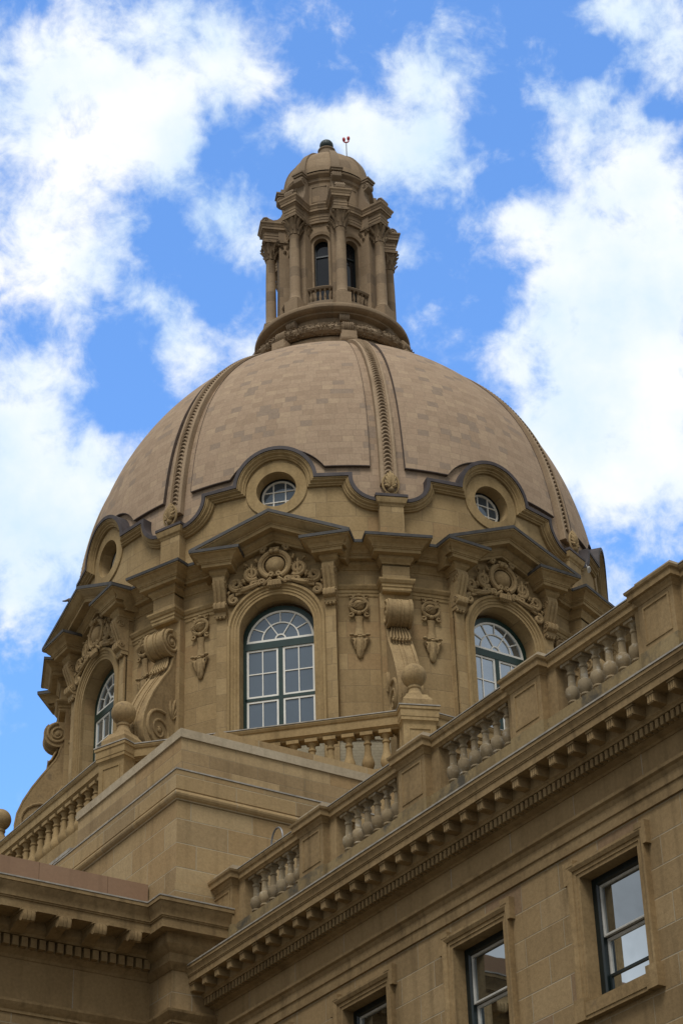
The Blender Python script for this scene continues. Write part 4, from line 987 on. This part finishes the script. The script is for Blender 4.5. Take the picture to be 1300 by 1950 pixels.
BW = [(0,0),(.115,0),(.115,.06),(.085,.08),(.075,.11),(.10,.13),(.10,.15),(.08,.17),(.115,.23),(.13,.29),(.13,.36),(.115,.41),(.075,.44),(.07,.46),(.062,.62),(.058,.66),(.078,.68),(.078,.72),(.055,.74),(.062,.78),(.10,.84),(.105,.86),(0,.86)]
mb = BB(); c = PC[0]+.94; mb.lathe([(r, z+18.42) for r, z in BW], c, -11.19, 14); mb.b(c-.125,c+.125,11.065,11.315,19.265,19.33); mb.b(c-.125,c+.125,11.065,11.315,18.40,18.47)
b0 = mb.done('baluster', M['grey'], rb, OB)
for i in range(7):
    for j in range(6):
        if i or j: copy_part(b0, rb, loc=(3.64*i+.352*j,0,0))
# ------------------------------------------------------------------ left hand wing with its heavier cornice
UL = 11.62; V1 = 36.0; OL = (UL, 20.0)
lw_ = empty('portico_wing', 'shaded wing with heavy bracketed cornice and reddish brown parapet meeting the corner block', 'building', at(*OL), WR)
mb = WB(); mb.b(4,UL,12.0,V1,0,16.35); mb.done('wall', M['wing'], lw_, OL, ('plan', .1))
mb = WB(); mb.b(4,UL+.003,12.0,V1,16.3,17.5); mb.done('frieze', M['frieze'], lw_, OL, ('plan', 0))
pl_ = [(UL,-V1),(UL,-12.5)]
STR = [(-.3,16.28),(.03,16.28),(.03,16.34),(.06,16.37),(.10,16.43),(.13,16.48),(.14,16.53),(-.3,16.58)]
mb = WB(); wsweep(mb, pl_, STR); mb.done('string_course', M['wingp'], lw_, OL)
mb = WB(); wsweep(mb, pl_, [(-.3,17.42),(.02,17.42),(.05,17.48),(.13,17.56),(.16,17.58),(.16,17.82),(.30,17.82),(.32,17.87),(.38,17.92),(.40,17.95),(.40,18.12),(.93,18.12),(.93,18.30),(.955,18.305),(.955,18.335),(.98,18.34),(.985,18.40),(1.01,18.47),(1.05,18.53),(1.075,18.59),(1.075,18.61),(1.10,18.615),(1.10,18.69),(-.3,18.84)])
lcn = mb.done('cornice', M['wingp'], lw_, OL)
mb = WB(); wsweep(mb, pl_, [(.2,18.80),(1.112,18.695),(1.112,18.725),(.2,18.84)]); mb.done('capping', M['zinc'], lcn, OL)
mb = WB(); dentil_course(mb, 12.72, 110, .2013, .135, UL+.15, UL+.29, 17.60, 17.80, flip=True); mb.done('dentil_course', M['wingp'], lw_, OL, smooth=0)
mb = WB(); v = 13.27
pr = [(.38,18.09),(.99,18.09),(1.0,18.03),(.995,17.95),(.97,17.89),(.92,17.87),(.87,17.885),(.83,17.925),(.74,17.935),(.62,17.91),(.50,17.86),(.38,17.82)]
mb.prism(pr, lambda r, z, t: (UL+r, -t, z), v+.03, v+.31)
for o in (.09,.17,.25): mb.prism([(r+.012, z-.008) for r, z in pr[1:7]]+[(.7,18.08)], lambda r, z, t: (UL+r, -t, z), v+o-.035, v+o+.035)
mb.b(UL+.38,UL+1.0,v,v+.34,18.075,18.125)
m0 = mb.done('modillion', M['wingp'], lw_, OL)
for i in range(1, 28): copy_part(m0, lw_, loc=(0,-.805*i,0))
mb = WB(); mb.b(10.9,11.22,12.46,V1,18.5,19.80); mb.done('parapet', M['render'], lw_, OL, ('plan', 0))
mb = WB(); mb.b(-8,10.9,12.46,V1,18.4,18.8); mb.done('roof', M['roof'], lw_, OL)
# projecting pilaster in the corner between the wings
mb = WB(); mb.b(11.0,12.60,11.0,12.57,0,17.6); mb.b(11.0,12.3,11.0,12.4,17.5,18.75); pil = mb.done('corner_pilaster', M['wing'], lw_, OL, ('plan', .22))
rp = [(11.3,-12.57),(12.60,-12.57),(12.60,-11.45)]
mb = WB(); wsweep(mb, rp, [(-.3,17.40),(.02,17.40),(.05,17.44),(.11,17.51),(.13,17.54),(.13,17.72),(.16,17.745),(.22,17.80),(.27,17.88),(.27,18.10),(.50,18.10),(.50,18.295),(.525,18.30),(.525,18.33),(.545,18.335),(.55,18.40),(.575,18.47),(.61,18.53),(.63,18.59),(.63,18.61),(.655,18.615),(.655,18.694),(-.3,18.83)])
pc_ = mb.done('cornice', M['wingp'], pil, OL)
mb = WB(); wsweep(mb, rp, [(.1,18.80),(.667,18.699),(.667,18.729),(.1,18.84)]); mb.done('capping', M['zinc'], pil, OL)
mb = WB(); wsweep(mb, rp, [(a_, z_+.003) for a_, z_ in STR]); mb.done('string_course', M['wingp'], pil, OL)
# ------------------------------------------------------------------ small things
mb = WB(); hu, hv = 16.2, 9.6
pts = [(0,0,0)]+[(0,0,2.62)]+[(.24-.24*cos(a), 0, 2.62+.24*sin(a)*1.35) for a in [pi*i/10 for i in range(1, 10)]]+[(.48,0,2.62),(.48,0,0)]
mb.tube(pts, .022, 8); hp = mb.build('ladder_hoop', M['steel'], None, rot=WR, loc=at(13.70, 10.8, 17.5)); tag(hp, 'thin steel ladder hoop standing on the roof behind the wing balustrade', 'handrail')

fl = empty('floodlight', 'small white floodlight fixed under the far right parapet cap of the drum', 'floodlight', (0, 0, 34.2), A0+3*P8)
mb = MB(); mb.tube([(.50,-8.66,.36),(.52,-8.72,.20),(.50,-8.74,.08)], .02, 8); mb.build('bracket', M['steel'], fl)
mb = MB(); mb.loft([[(.50+w*cos(a)-.04*k, -8.76-.5*w*sin(a)-.03*k, .16-.07*k+w*.9*sin(a)) for a in [2*pi*i/12 for i in range(12)]] for k, w in ((0,.03),(.4,.065),(1.4,.085),(2.0,.09))]); mb.build('housing', M['grime'], fl)
bd = empty('perched_bird', 'small grey brown bird perched on the sloping edge of the left pediment', 'bird')
def bay_pt(k, t, r, z): x, y = inframe([(t, r)], A0+k*P8)[0]; return (x, y, z)
mb = MB(); mb.ball((0,0,.12), .075, 12, 8, (1.5,.9,.95)); mb.ball((.11,0,.20), .048, 10, 7); mb.tube([(.14,0,.20),(.185,0,.19)], [.014,.003], 6)
mb.tube([(-.08,0,.11),(-.16,0,.07),(-.24,0,.05)], [.045,.03,.02], 6)
for q in (-.025,.025): mb.tube([(.01,q,.07),(.02,q,0)], .008, 5)
mb.build('body', paint('bird_feathers', (.13,.10,.085), .8), bd); bd.location = bay_pt(-2, -.62, 9.2, 33.68); bd.rotation_euler[2] = .4
